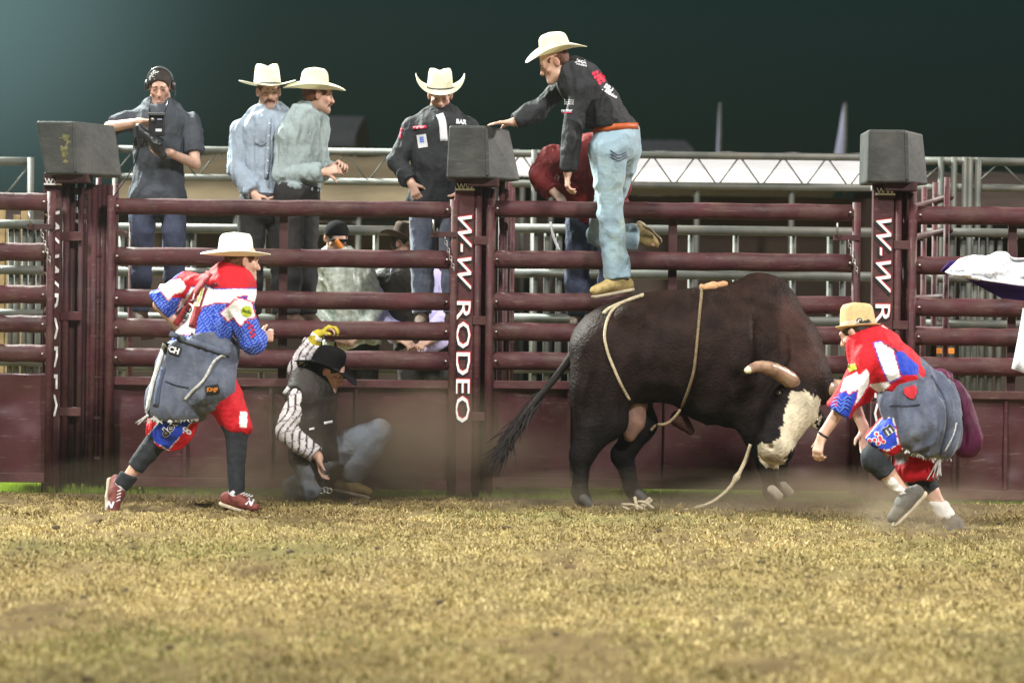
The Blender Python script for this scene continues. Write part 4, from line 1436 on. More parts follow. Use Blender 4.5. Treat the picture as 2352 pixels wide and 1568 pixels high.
# ---- 1 the bullfighter on the left ------------------------------------------------
pA = Person('bullfighter in white cowboy hat and cut off overalls running right across the turf', 20.25, dict(
    head=(557, 602), neck=(533, 650), pel=(456, 800), mid=(494, 726), shL=(424, 656, .22), shR=(546, 690, -.12),
    elL=(366, 700, .26), wrL=(412, 752, .30), elR=(578, 784, -.10), wrR=(594, 774, .16),
    hpL=(437, 850, .10), hpR=(478, 850, -.06), knL=(366, 1006, .06), anL=(278, 1114, .06), toL=(272, 1168, -.06),
    knR=(543, 985, -.06), anR=(542, 1134, -.06), toR=(588, 1150, -.12)), (.94, .34, -.12), (0.12, .05, 1), hk=1.0)
pA.body({'L': (V(.6, .2, -.5), V(0, 1, 0), 1, .8), 'R': (V(.8, .5, .1), V(-.3, 1, 0), 1, .9)})
pA.face(hair='red_hair'); pA.hair(m='red_hair', low=-.045)
jersey_layers = [
    ([(470, 590), (500, 470), (545, 350), (560, 320), (640, 320), (700, 350), (838, 348), (930, 345), (950, 420), (850, 425), (700, 425), (630, 445), (600, 500), (590, 590)], WHT, REDC, 2.2),
    ([(470, 400), (500, 290), (560, 240), (640, 200), (720, 170), (850, 180), (940, 230), (945, 350), (856, 352), (760, 352), (690, 352), (640, 330), (570, 345), (540, 400)], REDC, BLUE, 2.0),
    ([(366, 352), (408, 318), (520, 303), (548, 342), (530, 372), (480, 384), (455, 415), (430, 380), (405, 345)], WHT, REDC, 2.4),
    ([(812, 398), (862, 392), (850, 430), (836, 432)], BLUE, REDC, 2),
    ([(728, 480), (800, 412), (830, 405), (884, 425), (905, 500), (860, 508), (826, 545), (792, 498), (764, 522), (744, 500)], WHT, REDC, 3.0),
]
jA = pA.shirt('cloth', {'L': .98, 'R': 1.30}, .03, .008, painter(BLUE, jersey_layers, c4, wavy(7, .9)), 'jersey', M['cloth'], .022, .98)
tA = bvh(jA)
for nm, pts in (('suspender', [(668, 268), (600, 370), (545, 460), (492, 540)]), ('suspender', [(640, 345), (612, 430), (575, 552)])):
    strip(nm, tA, jA, [c4(*q) for q in pts], 15, 'suspender', .008)
word('letters', tA, jA, 'oujo', c4(676, 336), 34, 15, -.1, 'black_sign', .012)
word('letters', tA, jA, 'dewalt'[0:0] or 'HOLY', c4(566, 450), 58, 15, -1.05, 'black_sign', .010)
word('letters', tA, jA, 'rodeo', c4(612, 398), 42, 9, -1.2, 'patch_green', .013)
patch('shoulder_badge', tA, jA, c4(860, 470), 27, 25, .2, 'patch_green', .006, shape='round')
word('letters', tA, jA, 'bulls', c4(860, 470), 20, 7, .3, 'black_sign', .009)
for x, y in ((868, 530), (884, 545), (872, 556), (893, 566), (880, 580), (900, 590), (886, 600)):
    patch('dot', tA, jA, c4(x, y), 7, 7, 0, 'patch_red', .006, 3, shape='round')
# baggy shorts
DOW = [(345, 1118), (440, 1000), (545, 960), (592, 985), (575, 1040), (455, 1185)]


def shA(s): pass


s = S(); j = pA.J
s.rc(j['pel'] - pA.sp * .05, j['hpR'], .12, .125, .05); s.rc(j['hpR'], P(543, 972, 20.19), .125, .098, .05, )
s.cut(P(543, 993, 20.19), V(.05, 0, -1), .2)
s.rc(j['hpL'], P(392, 980, 20.29), .15, .145, .05); s.cut(P(356, 1015, 20.29), V(-.45, 0, -.9), .22); s.cut(P(436, 1021, 20.25), V(.25, 0, -.97), .17)
sA = solid('shorts', s, .008, M['cloth'], pA.o, .012, (10, 10, 6), painter(REDC, [(DOW, BLUE, WHT, 1.6),
           ([(640, 1050), (745, 1030), (750, 1090), (690, 1130), (630, 1080)], REDC * .8, None, 0),
           ([(825, 985), (862, 990), (862, 1068), (822, 1070)], WHT, REDC, 4)], c4), rel=2)
tSA = bvh(sA)
word('letters', tSA, sA, 'dow', c4(470, 1060), 60, 22, -.85, 'white', .007, 0, .07)
word('letters', tSA, sA, 'dow', c4(470, 1060), 58, 19, -.85, 'black_sign', .010, 0, .02)
word('letters', tSA, sA, '8', c4(552, 1085), 11, 24, -.9, 'white', .006)
for x, y in ((650, 1070), (712, 1060), (720, 1090)): patch('print', tSA, sA, c4(x, y), 14, 16, 0, 'far_grey', .005, 3, shape='round')
# cut off barrel overalls
s = S()
s.rc(P(456, 776, 20.25), P(448, 812, 20.25), .19, .21, .05, (pA.deep, .9)); s.rc(P(448, 812, 20.25), P(407, 925, 20.25), .20, .19, .06)
s.rc(P(508, 810, 20.2), P(484, 892, 20.13), .115, .135, .08)
s.cut(P(456, 771, 20.25), V(-.30, 0, 1), .5); s.cut(P(430, 962, 20.25), V(-.06, 0, -1), .4)
oA = solid('overalls', s, .009, M['denim_grey'], pA.o, .013, (10, 10, 2.6), rel=2)
tO = bvh(oA)
strip('waistband', tO, oA, [c4(462, 585), (c4(530, 610)), c4(620, 640), c4(700, 668), c4(775, 690)], 13, 'denim_grey', .016)
strip('seam', tO, oA, [c4(745, 690), c4(690, 730), c4(640, 820), c4(575, 885), c4(540, 925)], 6, 'fringe', .010)
strip('seam', tO, oA, [c4(432, 650), c4(400, 760), c4(372, 850), c4(345, 990)], 8, 'fringe', .008)
strip('seam', tO, oA, [c4(430, 760), c4(405, 850), c4(390, 960)], 12, 'denim_dark', .007)
strip('seam', tO, oA, [c4(440, 828), c4(500, 850), c4(560, 862)], 2.5, 'denim_dark', .007)
strip('belt_loop', tO, oA, [c4(484, 570), c4(478, 606)], 6, 'denim_grey', .012)
strip('belt_loop', tO, oA, [c4(578, 580), c4(572, 622)], 6, 'denim_grey', .012)
patch('clip', tO, oA, c4(564, 570), 10, 12, .2, 'steel', .012, 2)
patch('clip', tO, oA, c4(742, 690), 10, 14, .2, 'steel', .012, 2)
patch('name_patch', tO, oA, c4(470, 665), 44, 21, .32, 'black_sign', .009)
word('letters', tO, oA, 'INCH', c4(466, 663), 42, 15, .32, 'white', .013, 0, .05)
patch('badge', tO, oA, c4(682, 874), 31, 22, -.15, 'black_sign', .010)
word('letters', tO, oA, 'Kings', c4(682, 874), 26, 13, -.15, 'patch_orange', .014, .2, .03)
kn = S()
for _ in range(60):
    f = rng.random(); a = np.array(c4(340 + 275 * f, 1022 + 8 * math.sin(f * 30) - 10 * f)); q = P(a[0], a[1], 20.08 + .12 * abs(f - .5))
    kn.rc(q, q + V(rng.normal() * .015, -.005, -.02 - .02 * rng.random()), .005, .002, .004)
for _ in range(7):
    q = P(*c4(348, 1008), 20.15); kn.rc(q, q + V(-.05 - .03 * rng.random(), rng.normal() * .01, -.03 - .03 * rng.random()), .006, .002, .004)
solid('frayed_hem', kn, .004, M['fringe'], oA, rel=0)
# leg sleeves, socks, shoes
for sd, m, a, b, r in (('L', 'black_knit', .9, 1.64, .068), ('L', 'black_knit', 1.78, 2.02, .056), ('R', 'black_knit', .85, 2.02, .068)):
    s = S(); A_, B_, C_ = j['hp' + sd], j['kn' + sd], j['an' + sd]
    f = lambda t: A_ + (B_ - A_) * t if t <= 1 else B_ + (C_ - B_) * (t - 1)
    if a < 1:
        s.rc(f(a), B_, r + .012, r + .006, .03); s.rc(B_, f(b), r + .006, r - .006 - .014 * (b - 1), .03)
    else: s.rc(f(a), f(b), r, r - .008, .02)
    s.cut(f(a), nrm(A_ - B_), .12); s.cut(f(b), nrm(C_ - B_), .12)
    solid('leg_sleeve', s, .007, M[m], pA.o, .003, (12, 12, 8))
for sd, pos in (('L', c4(155, 1465)), ('R', c4(876, 1452))):
    so = pA.shoe(sd, 'shoe_red', upv=(j['knL'] - j['anL']) if sd == 'L' else None)
    tS = bvh(so)
    word('letters', tS, so, 'N', pos, 19, 16, .15 if sd == 'L' else .25, 'white', .008, .2, .06)
    s = S(); s.rc(j['an' + sd] + V(0, 0, .0), j['an' + sd] + nrm(j['kn' + sd] - j['an' + sd]) * .045, .049, .049, .01); s.cut(j['an' + sd] + nrm(j['kn' + sd] - j['an' + sd]) * .04, nrm(j['kn' + sd] - j['an' + sd]), .1)
    solid('ankle_sock', s, .007, M['white'], pA.o)
    for k in range(4):
        q0 = j['an' + sd] + (j['to' + sd] - j['an' + sd]) * (.35 + .14 * k) + V(0, -.045, .015)
        sweep('lace', [q0 + V(-.012, 0, 0), q0 + V(.014, -.006, .012)], .0035, M['white'], so, 6)
hat(pA.o, P(541, 588, 20.25), V(.13, 0, 1), (.95, .30, 0), .225, .165, .145, (.098, .112), .035, -.012, 'felt_white', 'band_dark', dent=.02, taper=.13)

# ---- 2 the bullfighter on the right ------------------------------------------------
YB = 19.0
pB = Person('bullfighter in small tan straw hat bending toward the bull, red heart on overalls', YB, dict(
    head=(1967, 766, -.02), neck=(1998, 802), pel=(2106, 915, .02), mid=(2052, 850), shL=(1992, 832, -.14), shR=(2012, 826, .20),
    elL=(1932, 936, -.18), wrL=(1888, 1002, -.16), elR=(1962, 930, .26), wrR=(1985, 985, .26),
    hpL=(2098, 955, -.08), hpR=(2118, 960, .12), knL=(2008, 1052, -.12), anL=(2080, 1132, -.10), toL=(2040, 1176, -.14),
    knR=(2112, 1095, .12), anR=(2180, 1190, .10), toR=(2202, 1214, -.02)), (-.82, .42, -.42), (-.28, .1, 1), hk=.98)
pB.body({'L': (V(-.30, -.1, -1), V(.7, .6, 0), -1, .6), 'R': (V(.1, 0, -1), V(0, -1, 0), 1, .5)})
pB.face(); pB.hair(low=-.06)
jb_layers = [
    ([(520, 296), (560, 290), (660, 345), (700, 500), (615, 545), (560, 420)], WHT, BLUE, 3.0),
    ([(648, 350), (700, 350), (800, 440), (800, 500), (690, 500)], BLUE, REDC, 2.5),
    ([(590, 300), (640, 322), (680, 360), (650, 352)], V(.02, .02, .02), None, 0),
    ([(480, 560), (610, 540), (620, 560), (560, 620)], WHT, None, 0),
    ([(330, 520), (410, 480), (420, 505), (470, 460), (490, 490), (485, 560), (430, 650), (390, 700), (385, 600), (355, 625), (345, 600), (300, 620)], WHT, REDC, 3.0),
    ([(220, 770), (240, 690), (300, 612), (345, 602), (352, 628), (412, 598), (405, 650), (385, 700), (350, 790)], BLUE, REDC, 2.0),
]


def zig(u, v, c, p): return c


jB = pB.shirt('cloth', {'L': 1.12, 'R': 1.05}, .030, .008, painter(REDC, jb_layers, c7), 'jersey', M['cloth'], .024, 1.05, low=-.05)
tB = bvh(jB)
patch('sleeve_badge', tB, jB, c7(380, 450), 19, 15, -.3, 'patch_green', .006)
for x, y in ((290, 640), (272, 655), (285, 668), (266, 678), (278, 692)): patch('dot', tB, jB, c7(x, y), 7, 7, 0, 'patch_red', .006, 3, shape='round')
for k in range(4):
    z0 = [(245 + 6 * k, 720 - 24 * k), (280 + 5 * k, 700 - 20 * k), (300 + 5 * k, 735 - 24 * k), (330 + 6 * k, 700 - 22 * k), (362 + 5 * k, 722 - 24 * k)]
    strip('zigzag', tB, jB, [c7(*q) for q in z0], 2.4, 'patch_blue', .005, n=2)
word('letters', tB, jB, 'DeWe'[:0] or 'wow', c7(610, 310), 30, 9, .5, 'patch_red', .006)
# red blue shorts
s = S(); j = pB.J
s.rc(j['pel'] - V(0, -.09, .08), j['hpL'] + V(0, .03, 0), .07, .095, .05); s.rc(j['hpL'], P(2022, 1020, YB - .10), .118, .105, .05)
s.cut(P(2009, 1020, YB - .1), nrm(V(-.55, 0, -1)), .22)
s.rc(j['hpR'], P(2106, 1072, YB + .1), .135, .125, .05); s.cut(P(2100, 1098, YB + .1), V(.05, 0, -1), .22)
sB = solid('shorts', s, .008, M['cloth'], pB.o, .012, (10, 10, 6), painter(REDC, [
    ([(425, 945), (575, 770), (640, 770), (670, 935), (610, 972)], BLUE, WHT, 1.5),
    ([(640, 1010), (690, 985), (740, 1010), (740, 1040), (670, 1070)], V(.25, .22, .22), None, 0)], c7, None), rel=2)
tSB = bvh(sB)
word('letters', tSB, sB, 'm', c7(610, 845), 26, 22, -.6, 'white', .007, 0, .09)
word('letters', tSB, sB, 'm', c7(610, 845), 25, 19, -.6, 'black_sign', .011, 0, .04)
for k, (x, y) in enumerate(((535, 870), (490, 912), (522, 908), (556, 892), (545, 930), (578, 920), (560, 905))):
    patch('dot', tSB, sB, c7(x, y), 12, 12, 0, 'white', .006, 3, shape='round'); patch('dot', tSB, sB, c7(x, y), 8, 8, 0, 'patch_red', .009, 3, shape='round')
# denim apron overalls: a wide bell over the hips
s = S()
s.rc(P(2082, 876, YB), P(2118, 945, YB), .155, .19, .06, (pB.deep, .9))
s.rc(P(2118, 945, YB), P(2134, 1000, YB), .195, .175, .08)
s.rc(P(2064, 925, YB - .10), P(2096, 980, YB - .10), .115, .135, .06)
s.rc(P(2148, 900, YB), P(2172, 1000, YB), .085, .075, .08)
s.cut(P(2042, 872, YB), nrm(V(-1, 0, .55)), .36)
s.cut(P(2120, 1041, YB), nrm(V(-.12, 0, -1)), .4); s.cut(P(2060, 1020, YB), nrm(V(-.55, 0, -1)), .25)
oB = solid('overalls', s, .009, M['denim_grey'], pB.o, .017, (9, 9, 2.4), rel=2, seed=4)
tOB = bvh(oB)
patch('heart_patch', tOB, oB, c7(752, 606), 31, 30, -.35, 'heart', .010, 8, shape='heart')
strip('seam', tOB, oB, [c7(740, 455), c7(690, 490), c7(620, 555), c7(575, 600)], 4, 'fringe', .009)
strip('seam', tOB, oB, [c7(620, 685), c7(720, 690), c7(810, 682)], 2.5, 'denim_dark', .008)
strip('seam', tOB, oB, [c7(880, 500), c7(965, 640), c7(985, 800), c7(940, 1000)], 4, 'denim_dark', .008)
strip('seam', tOB, oB, [c7(1040, 800), c7(1020, 880), c7(965, 985)], 3, 'fringe', .009)
strip('seam', tOB, oB, [c7(640, 770), c7(650, 850), c7(680, 945)], 4, 'fringe', .009)
kn = S()
for _ in range(90):
    f = rng.random()
    a = c7(655 + 350 * f, 938 + 75 * min(1, f * 1.6) + 6 * math.sin(f * 40)); q = P(a[0], a[1], YB - .17 + .16 * f ** 2)
    kn.rc(q, q + V(rng.normal() * .012, -.004, -.014 - .02 * rng.random()), .005, .002, .004)
for _ in range(10):
    q = P(*c7(928 + 12 * rng.random(), 1020), YB - .08); kn.rc(q, q + V(rng.normal() * .02, rng.normal() * .01, -.10 - .04 * rng.random()), .006, .003, .004)
solid('frayed_hem', kn, .004, M['fringe'], oB, rel=0)
# plum cloth trailing behind the hips
s = S(); q = spline([P(2142, 858, YB + .1), P(2190, 890, YB + .13), P(2216, 950, YB + .14), P(2232, 1008, YB + .14), P(2226, 1034, YB + .14)], 6)
for i, (a, b) in enumerate(zip(q[:-1], q[1:])):
    f = i / len(q); s.rc(a, b, .024 + .02 * math.sin(f * 3.1), .024 + .02 * math.sin(min(1, f + .05) * 3.1), .03)
s.rc(P(2158, 880, YB + .12), P(2186, 1000, YB + .15), .04, .04, .06); s.rc(P(2190, 1000, YB + .15), P(2208, 1036, YB + .15), .045, .02, .05)
solid('rag', s, .008, M['plum'], pB.o, .010, (15, 15, 3), rel=2)
# knee sleeves, socks and trainers
for sd, a, b, r, m, nm in (('L', .86, 1.42, .075, 'black_knit', 'knee_sleeve'), ('L', 1.58, 2.0, .050, 'sock', 'sock'),
                           ('R', .80, 1.36, .074, 'black_knit', 'knee_sleeve'), ('R', 1.58, 2.0, .052, 'sock', 'sock')):
    s = S(); A_, B_, C_ = j['hp' + sd], j['kn' + sd], j['an' + sd]
    f = lambda t: A_ + (B_ - A_) * t if t <= 1 else B_ + (C_ - B_) * (t - 1)
    if a < 1:
        s.rc(f(a), B_, r + .008, r, .03); s.rc(B_, f(b), r, r - .010, .03)
    else: s.rc(f(a), f(b), r, r - .006, .02)
    s.cut(f(a), nrm(A_ - B_), .13); s.cut(f(b), nrm(C_ - B_), .13)
    solid(nm, s, .007, M[m], pB.o, .003, (14, 14, 14))
for sd in 'LR': pB.shoe(sd, 'shoe_grey', fat=1.05, upv=V(-.3, -.1, 1) if sd == 'L' else V(-.6, 0, .8))
_a = nrm(j['wrL'] - j['elL']); _x = nrm(np.cross(_a, V(0, 1, 0))); _y = np.cross(_a, _x)
sweep('watch', [j['wrL'] - _a * .012 + .031 * (_x * math.cos(t) + _y * math.sin(t)) for t in np.linspace(0, 6.28, 20, endpoint=False)], .007, M['black_pants'], pB.o, 8, True)
hB = hat(pB.o, P(1971, 753, YB - .0), V(.12, 0, 1), (-.95, .28, -.1), .135, .125, .145, (.092, .104), .014, -.012, 'straw_tan', 'band_brown', dent=.016, taper=.12, name='straw_hat', power=1.5, bw=.010)
tH = bvh(hB)
patch('badge', tH, hB, c7(426, 158), 15, 15, 0, 'black_sign', .006, 4, shape='round')
word('letters', tH, hB, 'C', c7(426, 158), 8, 9, 0, 'white', .009, 0, .05)

# ---- 3 the thrown rider --------------------------------------------------------
YH = 21.58
pH = Person('thrown rider in black hat and striped shirt crouching with yellow glove raised', YH, dict(
    head=(757, 856, -.02), neck=(716, 880), pel=(722, 1050), mid=(714, 966), shL=(740, 902, .17), shR=(688, 910, -.12),
    elL=(686, 846, .12), wrL=(728, 774, .06), elR=(657, 990, -.16), wrR=(733, 1052, -.24),
    hpL=(738, 1050, .10), hpR=(716, 1052, -.06), knL=(868, 992, .10), anL=(802, 1104, .08), toL=(848, 1114, .0),
    knR=(712, 1118, -.16), anR=(672, 1122, .20), toR=(650, 1130, .26)), (.86, -.22, -.46), (.35, 0, 1))
pH.body({'L': (V(.75, 0, .62), V(.5, 0, -.8), -1, .9), 'R': (V(.08, -.1, -1), V(.8, 0, .2), 1, .5)})
pH.face(); pH.hair(low=-.06)


def stripes(u, v, c, p):
    a = (u * .55 + v * .25 + 4 * np.sin(v / 14.))
    c[:] = V(*lin(200, 196, 196)); c[(a % 9) < 2.3] = V(*lin(60, 48, 52)); c[((v + u * .3) % 27) < 2.0] = V(*lin(120, 110, 118))
    return c


hs = pH.shirt('cloth', {'L': 1.80, 'R': 1.90}, .022, .009, painter(WHT, [], extra=stripes), 'shirt', M['white'], .010, 1.0)
s = S()
pH.torso(s, .034, slim=1.06)
for e in ('shL', 'shR'): s.ell(pH.J[e], (.078, .085, .085), k=.02, sub=True)
s.cut(pH.J['neck'] + pH.sp * .01, pH.sp, .11); s.cut(pH.J['pel'] - pH.sp * .03, -pH.sp, .4)
hv = solid('vest', s, .008, M['vest'], pH.o, .003, (10, 10, 7))
tV = bvh(hv)
strip('buckle_strap', tV, hv, [c5(400, 915), c5(465, 902)], 6, 'white', .008)
strip('buckle_strap', tV, hv, [c5(285, 962), c5(325, 955)], 5, 'white', .008)
strip('edge_trim', tV, hv, [c5(90, 690), c5(130, 640)], 8, 'fringe', .006)
s = S(); add_hand(s, pH.J['wrL'], V(.75, 0, .62), V(.5, 0, -.8), -1, .9, 1.18)
d = nrm(pH.J['wrL'] - pH.J['elL']); w = pH.J['wrL']
s.rc(w - d * .075, w + d * .01, .052, .040, .02); s.cut(w - d * .085, -d, .1)
hg = solid('glove', s, .006, M['glove'], pH.o, .003, (24, 24, 24))
s = S(); s.rc(w - d * .012, w + d * .022, .0475, .045, .005); s.cut(w - d * .012, -d, .1); s.cut(w + d * .022, d, .1)
solid('wrist_tape', s, .005, M['tape'], hg)
pH.trousers('denim_dusty', 1.98, .022, .010, .02, tcut=.19)
for sd in 'LR': pH.shoe(sd, 'boot', name='boot', shaft=.05)
for k in range(6):
    pass
pts = [P(*c5(300 + 28 * k, 1425 + 8 * (k % 2)), 21.38) for k in range(6)]
for k, q in enumerate(pts[1:]): sweep('spur', [q + .018 * V(math.cos(t), 0, math.sin(t)) for t in np.linspace(0, 6.28, 10, endpoint=False)], .004, M['steel'], pH.o, 6, True)
hat(pH.o, P(752, 842, YH - .02), V(.30, -.10, 1), (.88, -.10, -.30), .225, .21, .135, (.094, .108), .035, .055, 'felt_black', 'band_dark', dent=.014, taper=.12)

# ---- 4 the cowboy climbing on the gate -------------------------------------------
YE = 21.74
pE = Person('cowboy in pale dusty jeans standing on the gate, one hand on the middle pad', YE, dict(
    head=(1274, 146, -.03), neck=(1318, 176, .0), pel=(1416, 318, .06), mid=(1376, 246, .02), shL=(1337, 208, -.14), shR=(1296, 196, .20),
    elL=(1311, 312, -.16), wrL=(1304, 396, -.14), elR=(1234, 252, .18), wrR=(1178, 281, .14),
    hpL=(1395, 346, -.04), hpR=(1432, 344, .14), knL=(1402, 492, -.03), anL=(1420, 641, -.02), toL=(1366, 652, -.08),
    knR=(1376, 540, .46), anR=(1470, 546, .50), toR=(1496, 566, .48)), (-.86, -.10, -.46), (-.35, 0, 1))
pE.body({'L': (V(-.02, 0, -1), V(1, .2, 0), -1, .55), 'R': (V(-1, -.12, -.05), V(0, 0, -1), -1, .12)})
pE.face(brows=True); pE.hair(m='red_hair', low=-.02, thick=.0015)
pE.ha = nrm(V(-.10, 0, 1))
eS = pE.shirt('shirt_black', 1.93, .022, .010, None, 'shirt', 'shirt_black', .008, 1.0, low=-.085)
tE = bvh(eS)
word('letters', tE, eS, 'Jack', c2(1350, 345), 27, 11, .2, 'white', .007, .1, .03); word('letters', tE, eS, 'rodeo', c2(1354, 362), 24, 6, .2, 'white', .007)
for x, y in ((1420, 412), (1438, 405), (1448, 425), (1430, 432), (1446, 447), (1462, 440), (1476, 452), (1455, 465), (1474, 432), (1462, 420)):
    patch('dot', tE, eS, c2(x, y), 8, 9, .3, 'patch_red', .006, 3, shape='round')
patch('flag_patch', tE, eS, c2(1472, 416), 18, 11, .3, 'white', .006)
patch('flag_stripe', tE, eS, c2(1472, 408), 16, 2, .3, 'patch_blue', .009); 
word('letters', tE, eS, 'PBR', c2(1502, 500), 24, 18, .55, 'white', .007, .1, .06); word('letters', tE, eS, 'rodeo', c2(1524, 530), 26, 8, .5, 'white', .007, 0, .03)
word('letters', tE, eS, 'F', c2(1246, 571), 6, 11, 0, 'white', .007, 0, .08)
for k, t in enumerate(('Northern', 'national', 'ranch')): word('letters', tE, eS, t, c2(1282, 560 + 11 * k), 21, 4, 0, 'white', .006, 0, .0)
word('letters', tE, eS, 'resistol'[0:0] or 'rancher', c2(1270, 618), 26, 7, 0, 'white', .007, .2, .04)
strip('underline', tE, eS, [c2(1244, 634), c2(1298, 632)], 1.6, 'patch_red', .006)
eJ = pE.trousers('denim_pale', {'L': 1.99, 'R': 1.9}, .022, .008, .030, slim=1.0, top=.085, thigh=.100)
tJ = bvh(eJ)
for k in range(3): strip('pocket_stitch', tJ, eJ, [c2(1512, 840 + 16 * k), c2(1560, 868 + 16 * k), c2(1604, 850 + 14 * k)], 2, 'denim_grey', .007)
pE.belt(up=.070, r=(.172, .142), wid=.021)
for x in (1520, 1625): pass
pE.shoe('L', 'boot', name='boot', shaft=.05, heel=True, upv=V(.02, 0, 1), fat=1.12); pE.shoe('R', 'boot', name='boot', shaft=.05, heel=True, upv=V(-.9, 0, .4))
hat(pE.o, P(1276, 118, YE - .02), V(.16, -.1, 1), (-.88, -.12, -.24), .215, .175, .125, (.090, .106), .045, .030, 'straw', None, dent=.02)

# ---- 5 the cameraman --------------------------------------------------------------
YC = 22.95
pC = Person('cameraman in dark t-shirt and headset looking down at his camera rig', YC, dict(
    head=(368, 198, -.02), neck=(367, 258), pel=(362, 452), mid=(366, 350), shL=(441, 282), shR=(293, 280),
    elL=(448, 376, -.08), wrL=(386, 350, -.27), elR=(252, 292, -.10), wrR=(322, 280, -.26),
    hpL=(398, 470), hpR=(328, 470), knL=(400, 600), anL=(402, 716), toL=(404, 728, -.2), knR=(326, 600), anR=(324, 716), toR=(320, 728, -.2)),
    (.02, -.86, -.42), (0, -.4, 1))
pC.body({'L': (V(-.9, -.25, -.1), V(0, -.4, 1), 1, .8), 'R': (V(.9, -.1, .0), V(0, -.3, -1), 1, .9)})
pC.face(); pC.hair(thick=.007, low=-.03, hatted=False)
pC.shirt('tee', .74, .014, .009, None, 't_shirt', 'tee', .008, 1.12, low=.10); pC.trousers('denim_dark', 1.98, .014, .006, .012, top=-.02, slim=.9)
T = pC.T
sweep('headset_band', [T(.088 * math.sin(t), -.01, .03 + .108 * math.cos(t)) for t in np.linspace(-1.55, 1.55, 20)], .010, M['plastic_grey'], pC.o, 8)
for sx in (-1, 1):
    e = S(); e.ell(T(sx * .092, -.004, .005), (.022, .034, .040), k=0); solid('ear_cushion', e, .004, M['plastic'], pC.o)
sweep('microphone_boom', spline([T(-.10, 0, .0), T(-.112, .04, -.05), T(-.095, .085, -.075)]), .004, M['plastic'], pC.o, 6)
rg = thing('camera_rig', 'black handheld camera rig with monitor and two antennas, in the cameraman\'s hands', 'camera', P(360, 300, YC - .33))
q = P(358, 285, YC - .34)
box('monitor', q + V(-.05, -.02, -.085), q + V(.06, .04, .075), M['plastic'], rg, .006)
box('monitor_hood', q + V(-.056, -.05, .058), q + V(.066, .035, .078), M['plastic_grey'], rg, .004)
box('label_sticker', q + V(.0, -.024, -.055), q + V(.045, -.018, -.035), M['white'], rg, .002)
sweep('knob', [q + V(-.02, -.04, .03), q + V(-.02, -.018, .03)], .013, M['steel'], rg, 12)
box('label_sticker', q + V(.012, -.024, .028), q + V(.045, -.018, .036), M['lavender'], rg, .001)
for dx in (-.045, .055): sweep('antenna', [q + V(dx, .02, .07), q + V(dx + dx * .3 + .01, .02, .16)], .005, M['plastic'], rg, 6)
s = S(); s.rc(q + V(-.09, 0, -.06), q + V(.02, 0, -.15), .035, .045, .03); s.rc(q + V(-.12, -.01, -.02), q + V(-.10, 0, -.14), .02, .024, .02); s.rc(q + V(.02, 0, -.15), q + V(.05, 0, -.22), .04, .03, .03)
solid('grip', s, .006, M['plastic'], rg, .004, (20, 20, 20))
sweep('cable', spline([q + V(-.1, 0, -.1), q + V(-.17, .1, -.3), q + V(-.30, .12, -.50), q + V(-.36, .14, -.62)]), .005, M['plastic'], rg, 6)


# ---- 6, 7, 8 cowboys on the catwalk -------------------------------------------------
pM = Person('moustached cowboy in pale blue shirt facing the arena, left of the profile cowboy', 23.02, dict(
    head=(617, 212, -.02), neck=(620, 274), pel=(610, 470), mid=(614, 366), shL=(676, 304, .05), shR=(556, 300),
    elL=(684, 384, .02), wrL=(650, 448, -.12), elR=(546, 386, -.02), wrR=(584, 446, -.14),
    hpL=(644, 488), hpR=(580, 488), knL=(648, 610), anL=(648, 722), toL=(650, 734, -.2), knR=(578, 610), anR=(578, 722), toR=(574, 734, -.2)),
    (.20, -.95, -.18), (0, -.1, 1))
pM.body({'L': (V(-.4, -.2, -.8), V(-.5, .8, 0), -1, .5), 'R': (V(.4, -.2, -.8), V(.5, .8, 0), 1, .5)})
pM.face(hair='red_hair', moust='red_hair'); pM.hair(m='red_hair')
sM = pM.shirt('shirt_blue', 1.92, .024, .012, None, 'shirt', 'shirt_blue', .006, .95, low=-.05, fr=(15, 15, 5))
tM = bvh(sM)
strip('placket', tM, sM, [c1(1508, 660), c1(1500, 800), c1(1490, 1000)], 9, 'shirt_blue', .005)
for k in range(5): patch('button', tM, sM, c1(1508 - 3 * k, 690 + 70 * k), 3.5, 3.5, 0, 'white', .010, 2)
for x in (1425, 1560): strip('pocket_edge', tM, sM, [c1(x, 800), c1(x + 38, 815), c1(x + 70, 800)], 2, 'denim_grey', .006)
pM.trousers('black_pants', 1.98, .02, .006); pM.belt('band_dark', .06, (.176, .146))
hat(pM.o, P(614, 195, 22.98), V(-.02, -.06, 1), (.22, -.95, -.05), .20, .205, .145, (.094, .108), .030, .012, 'straw', 'band_dark', dent=.024, power=1.4)

pN = Person('cowboy in pale teal shirt turned to the right in profile, beside the moustached one', 22.93, dict(
    head=(731, 220, -.02), neck=(706, 274), pel=(682, 450), mid=(694, 358), shL=(722, 296, .20), shR=(662, 310, -.10),
    elL=(736, 392, .20), wrL=(762, 386, .06), elR=(650, 400, -.10), wrR=(744, 396, -.14),
    hpL=(700, 470, .10), hpR=(664, 472, -.06), knL=(704, 600, .10), anL=(706, 722, .1), toL=(740, 734, .1), knR=(668, 600, -.06), anR=(668, 722, -.06), toR=(704, 734, -.06)),
    (.95, .12, -.14), (.05, 0, 1))
pN.body({'L': (V(.6, -.4, .3), V(0, -.5, -.8), 1, .8), 'R': (V(.9, 0, .25), V(0, .8, -.4), -1, .8)})
pN.face(hair='red_hair', moust='red_hair'); pN.hair(m='red_hair', low=-.06)
pN.shirt('shirt_teal', 1.92, .024, .012, None, 'shirt', 'shirt_teal', .006, .95, low=-.05, fr=(15, 15, 5))
pN.trousers('black_pants', 1.98, .02, .006); pN.belt('band_dark', .06, (.176, .146))
